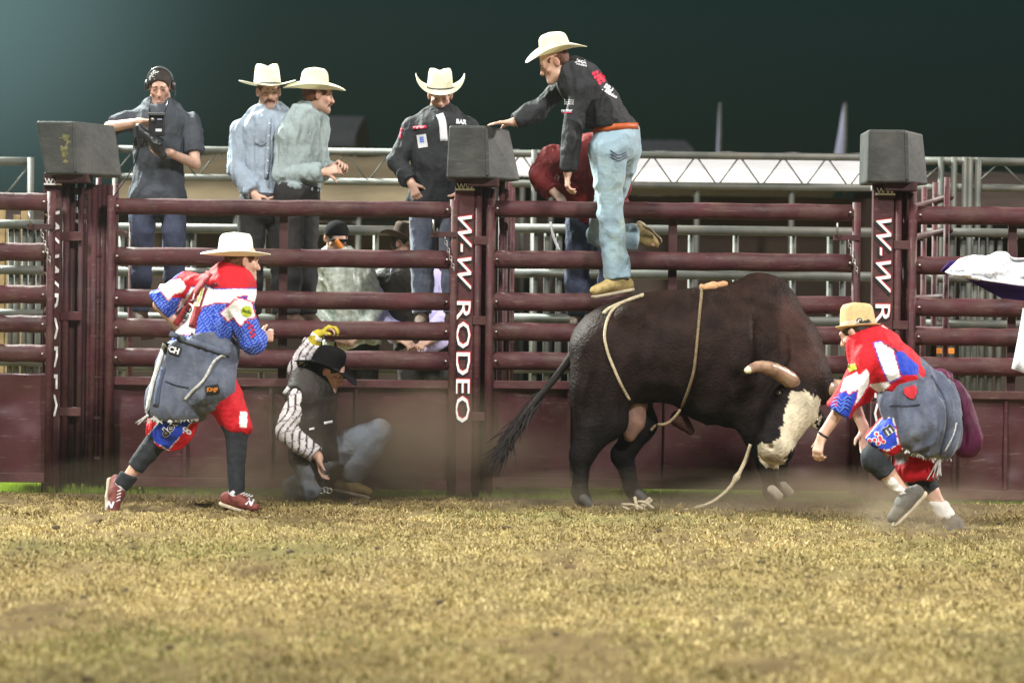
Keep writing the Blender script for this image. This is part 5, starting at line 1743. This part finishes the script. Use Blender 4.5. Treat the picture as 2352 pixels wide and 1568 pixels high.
hat(pN.o, P(722, 204, 22.90), V(-.10, -.14, 1), (.95, .10, -.02), .225, .19, .145, (.090, .104), .045, .008, 'straw', None, dent=.022, power=1.6)

pK = Person('cowboy in black shirt over white t-shirt looking down, behind the middle pad', 22.92, dict(
    head=(1011, 220, -.02), neck=(1013, 280), pel=(1004, 462), mid=(1008, 366), shL=(1074, 298), shR=(950, 298),
    elL=(1098, 380, -.02), wrL=(1060, 440, -.12), elR=(912, 374, -.04), wrR=(944, 420, -.12),
    hpL=(1036, 480), hpR=(974, 480), knL=(1038, 604), anL=(1038, 722), toL=(1040, 734, -.2), knR=(970, 604), anR=(970, 722), toR=(966, 734, -.2)),
    (.03, -.90, -.38), (0, -.35, 1))
pK.body({'L': (V(-.3, -.2, -.9), V(-.5, .8, 0), -1, .5), 'R': (V(.35, -.1, -.8), V(.5, .7, -.2), 1, .35)})
pK.face(); pK.hair()
kS = pK.shirt('shirt_black', 1.93, .026, .010, None, 'shirt', 'shirt_black', .006, 1.1, low=.03)
tK = bvh(kS)
strip('t_shirt', tK, kS, [c2(558, 640), c2(574, 690), c2(582, 790)], 17, 'white', .004)
strip('name_tape', tK, kS, [c2(410, 717), c2(485, 711)], 7, 'patch_red', .006); word('letters', tK, kS, 'stetman', c2(456, 713), 22, 5, -.05, 'white', .009)
patch('number_patch', tK, kS, c2(460, 790), 22, 30, -.15, 'white', .006); word('letters', tK, kS, 'E', c2(458, 782), 9, 13, -.1, 'patch_blue', .009, 0, .06)
word('letters', tK, kS, 'BAR', c2(680, 682), 24, 11, .1, 'white', .007, 0, .05)
strip('sleeve_print', tK, kS, [c2(345, 720), c2(335, 775)], 4, 'patch_red', .006)
pK.trousers('denim_grey', 1.98, .02, .006); pK.belt('band_dark', .07)
hat(pK.o, P(1011, 203, 22.90), V(.0, -.24, 1), (.04, -.96, -.22), .19, .225, .140, (.090, .106), .105, .022, 'straw', 'band_dark', dent=.026, power=2.4, flatb=1.7)

# ---- 9 the helper in red bent over the far side of the gate -------------------------
pR = Person('helper in dark red jacket bending low behind the gate, left of the climbing cowboy', 22.45, dict(
    head=(1398, 398, -.04), neck=(1362, 366, .04), pel=(1372, 480, .22), mid=(1340, 400, .16), shL=(1416, 384, .02), shR=(1268, 362, -.02),
    elL=(1424, 430, -.02), wrL=(1396, 462, -.10), elR=(1240, 404, -.10), wrR=(1270, 440, -.16),
    hpL=(1396, 506, .2), hpR=(1336, 506, .2), knL=(1402, 610, .14), anL=(1404, 722, .24), toL=(1404, 734, .1), knR=(1326, 610, .14), anR=(1326, 722, .24), toR=(1322, 734, .1)),
    (.2, -.25, -.95), (0, -1, .2))
pR.body({'L': (V(-.3, -.2, -.9), V(-.5, .8, 0), -1, .5), 'R': (V(.5, -.2, -.5), V(.2, .3, -.9), 1, .5)})
pR.hair()
pR.shirt('red_jacket', 1.93, .034, .012, None, 'jacket', 'white', .008, 1.1)
pR.trousers('denim_dark', 1.98, .022, .008)
pw = sweep('strap', spline([P(1264, 510, 22.3), P(1272, 545, 22.3), P(1284, 575, 22.3)]), .010, M['white'], pR.o, 8)

# ---- 10, 11 stock handlers seen through the rails -----------------------------------


def handler(label, Y, hu, hv, m, top, fwd, hatm=None, trous='black_pants', dx=0):
    f = FPX / Y
    g = lambda x, z, d=0: (hu + x * f, hv - z * f, d)
    q = Person(label, Y, dict(head=g(0, 0, -.02), neck=g(-.02 + dx * .2, -.18), pel=g(dx, -.74), mid=g(dx * .6, -.45), shL=g(.17 + dx * .3, -.27), shR=g(-.20 + dx * .3, -.27),
               elL=g(.22 + dx * .5, -.52, -.04), wrL=g(.12 + dx * .6, -.70, -.2), elR=g(-.25 + dx * .5, -.52, -.04), wrR=g(-.12 + dx * .6, -.70, -.2),
               hpL=g(.09 + dx, -.82), hpR=g(-.10 + dx, -.82), knL=g(.10 + dx, -1.2), anL=g(.10 + dx, -1.56), toL=g(.10 + dx, -1.6, -.2),
               knR=g(-.11 + dx, -1.2), anR=g(-.11 + dx, -1.56), toR=g(-.11 + dx, -1.6, -.2)), fwd, (0, 0, 1))
    q.body({'L': (V(-.6, -.4, -.3), V(-.3, .2, -.9), -1, .6), 'R': (V(.6, -.4, -.3), V(.3, .2, -.9), 1, .6)}, h=.009)
    q.face(); q.hair()
    for sd in 'LR': q.shoe(sd, 'felt_brown', name='boot', shaft=.05)
    q.shirt(m, 1.9, .026, .012, None, 'shirt', m, .006, 1.1); q.trousers(trous, 1.98, .02, .008)
    if hatm: hat(q.o, q.T(0, -.005, .045), V(0, -.05, 1), fwd, .20, .18, .12, (.088, .104), .06, .02, hatm, 'band_dark')
    return q


g1 = handler('stock handler in lavender shirt and brown hat seen between the rails', 23.7, 930, 560, 'lavender', None, (.8, -.5, -.2), 'felt_brown', dx=.14)
s = S(); g1.torso(s, .04, slim=1.12)
s.cut(g1.J['shL'] - V(.07, 0, 0), V(1, 0, 0), .6); s.cut(g1.J['pel'], -g1.sp, .4); s.cut(g1.J['neck'] + V(0, 0, .0), V(0, 0, 1), .12)
solid('vest', s, .009, M['vest'], g1.o, .006)
g2 = handler('stock handler in pale green shirt and dark cap seen between the rails', 23.6, 772, 548, 'camo', None, (.3, -.8, -.4), None, dx=.12)
s = S(); T = g2.T
s.ell(T(0, -.01, .05), (.09, .10, .085), k=.02); s.cut(T(0, 0, .02), V(0, 0, -1), .2); s.rc(T(-.04, .1, .03), T(.04, .1, .03), .05, .05, .01, (V(0, 0, 1), .2))
cp = solid('cap', s, .006, M['felt_black'], g2.o)
tC = bvh(cp); strip('cap_stripe', tC, cp, [c1(1880, 1345), c1(1915, 1390)], 12, 'orange', .01)

for q in (pC, pM, pN, pK, pR):
    for sd in 'LR': q.shoe(sd, 'felt_brown', name='boot', shaft=.05)
# ================================================================== the bull
YBU = 21.05
Q = lambda u, v, d=0: P(u, v, YBU + d)
s = S()
Y1 = V(0, 1, 0)
s.ell(Q(1420, 812), (.285, .27, .335), k=.10)                          # rump
s.ell(Q(1374, 788), (.15, .17, .12), k=.12)
s.rc(Q(1524, 800), Q(1630, 806), .352, .40, .13, (Y1, .86))          # barrel
s.ell(Q(1690, 818), (.31, .31, .41), k=.14)                           # shoulder
s.rc(Q(1714, 722), Q(1744, 712), .19, .235, .085, (Y1, .66))            # hump
s.rc(Q(1742, 776), Q(1800, 806, -.06), .30, .24, .14, (Y1, .85))      # neck
s.rc(Q(1800, 806, -.06), Q(1836, 860, -.10), .20, .15, .10, (Y1, 1.05))
s.ell(Q(1648, 930), (.22, .22, .12), k=.10)                           # brisket
s.ell(Q(1712, 900, -.05), (.17, .22, .20), k=.10)
s.rc(Q(1760, 900, -.02), Q(1740, 960, -.05), .14, .07, .08)           # dewlap
# shoulder and haunch muscle
s.ell(Q(1690, 840, -.17), (.17, .14, .28), k=.10); s.ell(Q(1690, 840, .17), (.17, .14, .28), k=.10)
s.ell(Q(1385, 850, -.14), (.20, .15, .27), k=.10); s.ell(Q(1400, 850, .14), (.20, .15, .27), k=.10)
s.rc(Q(1440, 716, 0), Q(1625, 680, 0), .07, .05, .10)                 # back line
# hind legs: near
s.rc(Q(1385, 900, -.14), Q(1402, 962, -.15), .185, .105, .08, (Y1, .75)); s.rc(Q(1365, 905, -.14), Q(1338, 1046, -.15), .13, .066, .08)
s.rc(Q(1402, 962, -.15), Q(1342, 1042, -.15), .10, .064, .06)
s.rc(Q(1338, 1040, -.15), Q(1331, 1128, -.16), .058, .046, .03); s.ell(Q(1327, 1046, -.15), (.05, .05, .07), k=.04)
s.rc(Q(1331, 1128, -.16), Q(1340, 1150, -.17), .052, .05, .02)
# far hind
s.rc(Q(1430, 900, .14), Q(1470, 972, .15), .17, .105, .08, (Y1, .8)); s.rc(Q(1470, 972, .15), Q(1432, 1044, .15), .098, .062, .06)
s.rc(Q(1430, 1040, .15), Q(1450, 1118, .13), .058, .046, .03); s.ell(Q(1422, 1046, .15), (.045, .05, .065), k=.04)
s.rc(Q(1450, 1118, .13), Q(1462, 1138, .12), .05, .05, .02)
# front legs, gathered under the head
for d, u0, uk, vk, uf, vf in ((-.13, 1710, 1762, 1060, 1772, 1124), (.12, 1730, 1786, 1054, 1796, 1116)):
    s.rc(Q(u0, 930, d), Q(uk, vk, d), .125, .064, .07); s.ell(Q(uk, vk, d), (.062, .062, .07), k=.03)
    s.rc(Q(uk, vk, d), Q(uf, vf, d), .060, .050, .03); s.rc(Q(uf, vf, d), Q(uf + 2, vf + 8, d - .01), .056, .052, .02)
# head
pol, muz = Q(1846, 878, -.22), Q(1766, 1050, -.42)
HS = 1.2
ha = nrm(muz - pol); hf = nrm(V(.52, -.84, .10) - ha * (V(.52, -.84, .10) @ ha)); hx = np.cross(ha, hf)   # along, face normal, sideways
HR = np.array([hx, hf, ha])
H = lambda a, b, c: pol + (hx * a + hf * b) * HS + ha * c
s.rc(H(0, -.03, -.02), H(0, -.03, .22), .150 * HS, .140 * HS, .06, (hx, .95))
s.rc(H(0, -.02, .20), H(0, .0, .47), .128 * HS, .094 * HS, .06)
s.ell(H(0, .0, .50), (.112 * HS, .09 * HS, .085), HR, .05)                      # muzzle
s.rc(H(-.11, .02, -.02), H(.11, .02, -.02), .085, .085, .06)           # poll ridge
s.ell(H(0, -.09, .30), (.085, .09, .19), HR, .06)                     # jaw
for sx in (-1, 1):
    s.ell(H(sx * .118, .035, .19), (.034, .040, .04), HR, .04)
    s.ell(H(sx * .135, .045, .195), (.016, .02, .016), HR, .01, sub=True)
    s.ell(H(sx * .052, .062, .535), (.02, .02, .018), HR, .012, sub=True)
    s.rc(H(sx * .13, -.06, .04), H(sx * .24, -.10, .10), .03, .055, .03, (hf, .4)); s.rc(H(sx * .24, -.10, .10), H(sx * .30, -.10, .14), .05, .015, .02, (hf, .4))
s.rc(pol + V(0, .10, .05), Q(1800, 820, -.06), .15, .22, .10)
# creases of muscle and loose skin
for pts, r, k in (([(1640, 700, -.37), (1656, 780, -.40), (1650, 860, -.38), (1668, 930, -.33)], .020, .09),
                  ([(1494, 740, -.34), (1478, 800, -.37), (1456, 870, -.34), (1448, 925, -.29)], .024, .10),
                  ([(1745, 740, -.30), (1752, 800, -.33), (1742, 860, -.32), (1722, 920, -.30)], .018, .08),
                  ([(1786, 740, -.28), (1796, 790, -.30), (1796, 840, -.30)], .014, .06),
                  ([(1770, 730, -.29), (1774, 790, -.315), (1768, 850, -.31)], .012, .06),
                  ([(1395, 800, -.34), (1372, 880, -.31), (1350, 960, -.25)], .015, .08),
                  ([(1690, 870, -.36), (1712, 920, -.34), (1720, 960, -.30)], .016, .08)):
    q_ = spline([Q(*a) for a in pts], 4)
    for a_, b_ in zip(q_[:-1], q_[1:]): s.rc(a_, b_, r, r, k, sub=True)
s.ell(Q(1446, 722, -.20), (.06, .06, .05), k=.12); s.ell(Q(1336, 800, -.10), (.05, .06, .06), k=.06)
FACE = [(1838, 893), (1862, 905), (1885, 912), (1880, 985), (1858, 1000), (1836, 1016), (1815, 1044), (1792, 1080), (1752, 1070), (1738, 1040), (1742, 1020), (1772, 1020), (1792, 1000), (1800, 965), (1808, 925), (1818, 900)]


def coat(p):
    u, v = UV(p)
    n = fbm(p * 4, 3)[:, None]
    br = V(*lin(40, 28, 24)); bk = V(*lin(24, 21, 21)); rd = V(*lin(68, 46, 40))
    c = br * (1 + .25 * n)
    # darker towards the feet; reddish rim light painted into the neck colour
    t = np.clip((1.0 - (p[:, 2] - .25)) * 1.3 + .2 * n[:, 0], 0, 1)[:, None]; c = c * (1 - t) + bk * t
    e = np.clip(1 - np.abs(poly_dist(u, v, [(1800, 690), (1880, 800), (1886, 860), (1830, 850), (1800, 760)]).clip(0)) / 26, 0, 1)[:, None] * .55
    c = c * (1 - e) + rd * e
    d = poly_dist(u, v, FACE) + 5 * vnoise(p * 60) + 4 * vnoise(p * 25)
    m = (d < 0) & (p[:, 1] < YBU - .05)
    wt = V(*lin(186, 176, 152)) * (1 + .10 * vnoise(p * 30)[:, None])
    c[m] = wt[m]
    mz = H(0, .05, .60)
    q = np.linalg.norm(p - mz, axis=1) < .05 + .01 * vnoise(p * 40)
    c[q] = V(*lin(165, 148, 130))
    return c


bt_ = thing('bull', 'big dark brown bull with white face and long horns, head lowered to the right', 'bull', Q(1560, 1160))
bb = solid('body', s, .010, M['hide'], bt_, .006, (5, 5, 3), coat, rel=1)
for sx in (-1, 1):
    e = S(); e.ell(H(sx * .137, .047, .195), (.024, .024, .02), HR, 0); solid('eye', e, .004, M['eye'], bt_)
# horns
for nm, pts, rr in (('horn', [(1828, 884, -.32), (1800, 862, -.42), (1768, 846, -.50), (1740, 842, -.56), (1720, 849, -.60)], (.060, .052, .045, .036, .027)),
                    ('horn', [(1872, 888, -.22), (1896, 892, -.22), (1912, 888, -.12), (1938, 884, .02), (1950, 874, .10)], (.066, .060, .05, .036, .02))):
    h_ = spline([Q(*q) for q in pts], 6); r_ = np.interp(np.linspace(0, 4, len(h_)), range(5), rr)
    ho = sweep(nm, h_, [r * (1 + .03 * math.sin(i * 2.1)) for i, r in enumerate(r_)], M['horn'], bt_, 18)
    e = S(); d_ = nrm(h_[-1] - h_[-2]); e.rc(h_[-1] - d_ * .006, h_[-1] + d_ * .012, r_[-1] * .98, r_[-1] * .8, .004); solid('horn_tip', e, .004, M['horn_tip'], ho)
# hooves
for u, v, d, dx in ((1340, 1156, -.18, 1), (1466, 1146, .11, 1), (1772, 1136, -.15, 1), (1797, 1128, .10, 1)):
    e = S()
    for o_ in (-.024, .026):
        e.rc(Q(u, v - 6, d) + V(0, o_, .02), Q(u, v - 2, d) + V(.045, o_ * 1.15, -.012), .033, .03, .008)
    e.cut(Q(u, v - 2, d) + V(0, 0, -.036), V(0, 0, -1), .2); solid('hoof', e, .006, M['hoof' if u > 1700 else 'hoof_dark'], bt_)
e = S(); e.ell(Q(1456, 962, .0), (.075, .07, .10), k=.03); e.ell(Q(1448, 990, .0), (.05, .055, .07), k=.03); e.rc(Q(1462, 930), Q(1458, 955), .07, .05, .03)
solid('scrotum', e, .008, M['flesh'], bt_, .003, (14, 14, 14))
e = S(); e.rc(Q(1560, 962), Q(1585, 988), .06, .03, .03); solid('sheath', e, .008, M['hide'], bt_, col=lambda p: np.tile(V(*lin(60, 40, 34)), (len(p), 1)))
tl = spline([Q(1345, 770, 0), Q(1318, 812, .02), Q(1276, 866, .03), Q(1232, 920, .04), Q(1186, 980, .04), Q(1160, 1030, .04)], 6)
tt = sweep('tail', tl, list(np.interp(np.linspace(0, 1, len(tl)), [0, .3, .7, 1], [.05, .026, .020, .018])), M['tail'], bt_, 10)
vv, ff = [], []
for i in range(260):
    f = rng.random(); b = tl[int((.55 + .45 * f) * (len(tl) - 1))]
    d = nrm(V(-.5 + .18 * rng.normal(), .16 * rng.normal(), -.72 + .18 * rng.normal())); L_ = .08 + .14 * rng.random()
    sdv = nrm(np.cross(d, V(0, 1, 0))) * .004; o_ = rng.normal(size=3) * .014
    k = len(vv); vv += [b + o_ - sdv, b + o_ + sdv, b + o_ + d * L_ * .6 + sdv, b + o_ + d * L_ + V(0, 0, -.015), b + o_ + d * L_ * .6 - sdv]
    ff.append((k, k + 1, k + 2, k + 3, k + 4))
kind(pyd('tail_tuft', vv, ff, M['tail'], tt), 'stuff')

tbu = bvh(bb)


def rope_on(pts, lift=.012): return stick(tbu, pts, lift, YBU)


fr = thing('flank_rope', 'thin tan flank rope round the bull\'s hindquarters', 'rope', Q(1410, 800, -.3))
q = spline([V(*a) for a in [(1478, 676), (1440, 690), (1404, 716), (1389, 762), (1395, 806), (1412, 850), (1430, 890), (1446, 918)]], 6)
sweep('cord', rope_on([tuple(a) for a in q]), .010, M['rope_pale'], fr, 8)
q = spline([V(*a) for a in [(1476, 678), (1436, 692), (1400, 708), (1386, 720)]], 6)
sweep('cord', rope_on([tuple(a) for a in q], .03), .012, M['rope_pale'], fr, 8)
br_ = thing('bull_rope', 'tan braided bull rope round the bull\'s chest behind the hump', 'rope', Q(1600, 800, -.35))
q = spline([V(*a) for a in [(1612, 662), (1608, 710), (1602, 773), (1598, 815), (1592, 858), (1574, 914), (1556, 950), (1532, 972), (1508, 976), (1494, 988)]], 6)
sweep('cord', rope_on([tuple(a) for a in q]), .010, M['rope'], br_, 8)
e = S()
for a, b in zip(*(lambda r: (r[:-1], r[1:]))(rope_on([(1612, 660), (1640, 657), (1664, 654)], .01))): e.rc(a, b, .022, .022, .02)
solid('rope_pad', e, .007, mat('orange pad', (.42, .24, .12), .8, .4, 30), br_, .004, (20, 20, 20))

# the slack end with its bell on the ground
sl = thing('slack_rope', 'loose tan rope hanging from the bull\'s chest down to the ground', 'rope', P(1640, 1150, 20.85))
q = spline([Q(1724, 1020, -.26), Q(1712, 1056, -.27), Q(1694, 1092, -.28), Q(1672, 1124, -.28), Q(1640, 1150, -.28), Q(1606, 1164, -.28), Q(1570, 1172, -.28)], 6)
sweep('cord', q, list(np.interp(np.linspace(0, 1, len(q)), [0, .3, .35, .42, 1], [.012, .013, .024, .013, .011])), M['rope_pale'], sl, 8)
be = thing('rope_end', 'tangle of pale rope and leather tails lying under the bull', 'rope', P(1466, 1170, 20.7))
for a, b, r in (((1428, 1158), (1490, 1176), .010), ((1430, 1164), (1456, 1190), .010), ((1458, 1142), (1466, 1190), .012), ((1460, 1152), (1502, 1168), .010), ((1440, 1168), (1486, 1172), .009)):
    m_ = ((a[0] + b[0]) / 2, (a[1] + b[1]) / 2 - 7)
    sweep('cord', spline([P(*a, 20.70), P(*m_, 20.66), P(*b, 20.64)], 5), r, M['rope_pale'], be, 8)
prism('leather_tail', [P(1466, 1164, 20.72), P(1492, 1142, 20.72), P(1500, 1150, 20.72), P(1476, 1170, 20.72)], (0, .03, .006), M['rope_pale'], be, .004)

# ================================================================== the white cloth at the right edge
Yw = 20.4
wt = thing('cloth', 'white cloth with purple lining stretched in from the right edge', 'cloth', P(2280, 640, Yw))
top = [(2172, 626), (2190, 606), (2215, 590), (2250, 586), (2270, 588), (2288, 580), (2310, 580), (2330, 592), (2375, 592), (2430, 600)]
bot = [(2176, 628), (2196, 634), (2222, 638), (2250, 643), (2270, 646), (2290, 649), (2312, 652), (2332, 655), (2375, 660), (2430, 668)]
nu, nv = 56, 24
tu = [np.array(spline([V(*q) for q in L], 6)) for L in (top, bot)]
vv, ff = [], []
for i in range(nu + 1):
    g = i / nu * (len(tu[0]) - 1); k0 = min(int(g), len(tu[0]) - 2); gf_ = g - k0
    A_, B_ = [t[k0] * (1 - gf_) + t[k0 + 1] * gf_ for t in tu]
    for k in range(nv + 1):
        f = k / nv; a = A_ * (1 - f) + B_ * f
        q = np.array([[i * .13 + k * .05, k * .13 - i * .03, 1.5]])
        rg_ = 1 - 2 * abs(float(vnoise(q * 1.0)[0])) + .4 * (1 - 2 * abs(float(vnoise(q * 2.3 + 9)[0])))
        vv.append(P(a[0], a[1], Yw - .20 * f - .065 * rg_))
for i in range(nu):
    for k in range(nv): ff.append((i * (nv + 1) + k, (i + 1) * (nv + 1) + k, (i + 1) * (nv + 1) + k + 1, i * (nv + 1) + k + 1))
o = pyd('white_side', vv, ff, M['white'], wt); o.modifiers.new('thickness', 'SOLIDIFY').thickness = .006
vv, ff = [], []
lt = [(2160, 622), (2180, 600), (2214, 596), (2260, 640), (2300, 650), (2360, 660), (2430, 668)]
lb = [(2166, 626), (2190, 630), (2218, 640), (2268, 668), (2300, 685), (2360, 692), (2430, 700)]
for a, b in zip(lt, lb):
    for k in range(6):
        f = k / 5; q = np.array(a) * (1 - f) + np.array(b) * f; vv.append(P(q[0], q[1], Yw + .06 + .04 * math.sin(f * 5 + a[0])))
for i in range(len(lt) - 1):
    for k in range(5): ff.append((i * 6 + k, (i + 1) * 6 + k, (i + 1) * 6 + k + 1, i * 6 + k + 1))
o = pyd('purple_lining', vv, ff, M['purple'], wt); o.modifiers.new('thickness', 'SOLIDIFY').thickness = .006
wl = thing('cloth', 'white trouser-like cloth hanging at the right edge below the stretched one', 'cloth', P(2345, 760, Yw))
vv, ff = [], []
lt = [(2356, 668), (2347, 720), (2337, 780), (2329, 820), (2323, 846)]; lb = [(2460, 668), (2455, 720), (2450, 790), (2440, 840), (2430, 880)]
for a, b in zip(lt, lb):
    for k in range(9):
        f = k / 8; q = np.array(a) * (1 - f) + np.array(b) * f; vv.append(P(q[0], q[1] + (6 * f if a is lt[-1] else 0), Yw - .10 * math.sin(f * 3.14) + .02 * math.sin(f * 11)))
for i in range(len(lt) - 1):
    for k in range(8): ff.append((i * 9 + k, (i + 1) * 9 + k, (i + 1) * 9 + k + 1, i * 9 + k + 1))
o = pyd('fold', vv, ff, M['white'], wl); o.modifiers.new('thickness', 'SOLIDIFY').thickness = .006

# ================================================================== dust kicked up along the chutes


def dust(name, c, r, dens, scale, col_, seed=0):
    m = bpy.data.materials.new('kicked up dust'); m.use_nodes = True
    N, L = m.node_tree.nodes, m.node_tree.links; N.clear()
    out = N.new('ShaderNodeOutputMaterial'); pv = N.new('ShaderNodeVolumePrincipled')
    pv.inputs['Color'].default_value = (*col_, 1); pv.inputs['Anisotropy'].default_value = .2
    tc = N.new('ShaderNodeTexCoord'); mp = N.new('ShaderNodeMapping')
    mp.inputs['Location'].default_value = (seed, 0, 0)
    L.new(tc.outputs['Object'], mp.inputs[0])
    nz = N.new('ShaderNodeTexNoise'); nz.inputs['Scale'].default_value = scale; nz.inputs['Detail'].default_value = 3
    L.new(mp.outputs[0], nz.inputs['Vector'])
    ln = N.new('ShaderNodeVectorMath'); ln.operation = 'LENGTH'; L.new(tc.outputs['Object'], ln.inputs[0])
    fa = N.new('ShaderNodeMapRange'); fa.inputs[1].default_value = .25; fa.inputs[2].default_value = 1.0; fa.inputs[3].default_value = 1; fa.inputs[4].default_value = 0
    L.new(ln.outputs['Value'], fa.inputs[0])
    nr = N.new('ShaderNodeMapRange'); nr.inputs[1].default_value = .42; nr.inputs[2].default_value = .68; nr.inputs[3].default_value = .1; nr.inputs[4].default_value = 1
    L.new(nz.outputs['Fac'], nr.inputs[0])
    mu = N.new('ShaderNodeMath'); mu.operation = 'MULTIPLY'; L.new(fa.outputs[0], mu.inputs[0]); L.new(nr.outputs[0], mu.inputs[1])
    m2 = N.new('ShaderNodeMath'); m2.operation = 'MULTIPLY'; m2.inputs[1].default_value = dens; L.new(mu.outputs[0], m2.inputs[0])
    L.new(m2.outputs[0], pv.inputs['Density']); L.new(pv.outputs[0], out.inputs['Volume'])
    bm = bmesh.new(); bmesh.ops.create_icosphere(bm, subdivisions=3, radius=1)
    me = bpy.data.meshes.new(name); bm.to_mesh(me); bm.free()
    o = link(name, me, m); o.location = tuple(c); o.scale = r
    return kind(o, 'stuff')


DC = (.58, .46, .31)
dust('dust_cloud', P(850, 1090, 21.55) + V(0, 0, .08), (1.4, .45, .66), 4.8, 1.6, DC)
dust('dust_cloud', P(1500, 1165, 21.0) + V(0, 0, .02), (1.5, .6, .26), 4.0, 1.8, DC, 3)
dust('dust_cloud', P(1960, 1165, 20.4) + V(0, 0, .02), (1.3, .8, .26), 2.4, 1.7, DC, 7)
dust('dust_cloud', P(420, 1150, 21.3), (1.5, .4, .34), 3.0, 1.7, DC, 12)
dust('dust_cloud', P(2110, 1190, 18.85) + V(0, 0, .0), (.45, .3, .19), 4.0, 2.2, DC, 9)

# ================================================================== night air: thin arena haze lit by the floods
hm = bpy.data.materials.new('thin haze'); hm.use_nodes = True
N, L = hm.node_tree.nodes, hm.node_tree.links; N.clear()
ho_ = N.new('ShaderNodeOutputMaterial'); hp = N.new('ShaderNodeVolumePrincipled')
hp.inputs['Color'].default_value = (.80, .92, .92, 1); hp.inputs['Density'].default_value = .0003; hp.inputs['Anisotropy'].default_value = .72
L.new(hp.outputs[0], ho_.inputs['Volume'])
kind(box('haze', (-174, -64, -1.2), (174, 174, 16), hm, None, 0), 'stuff')
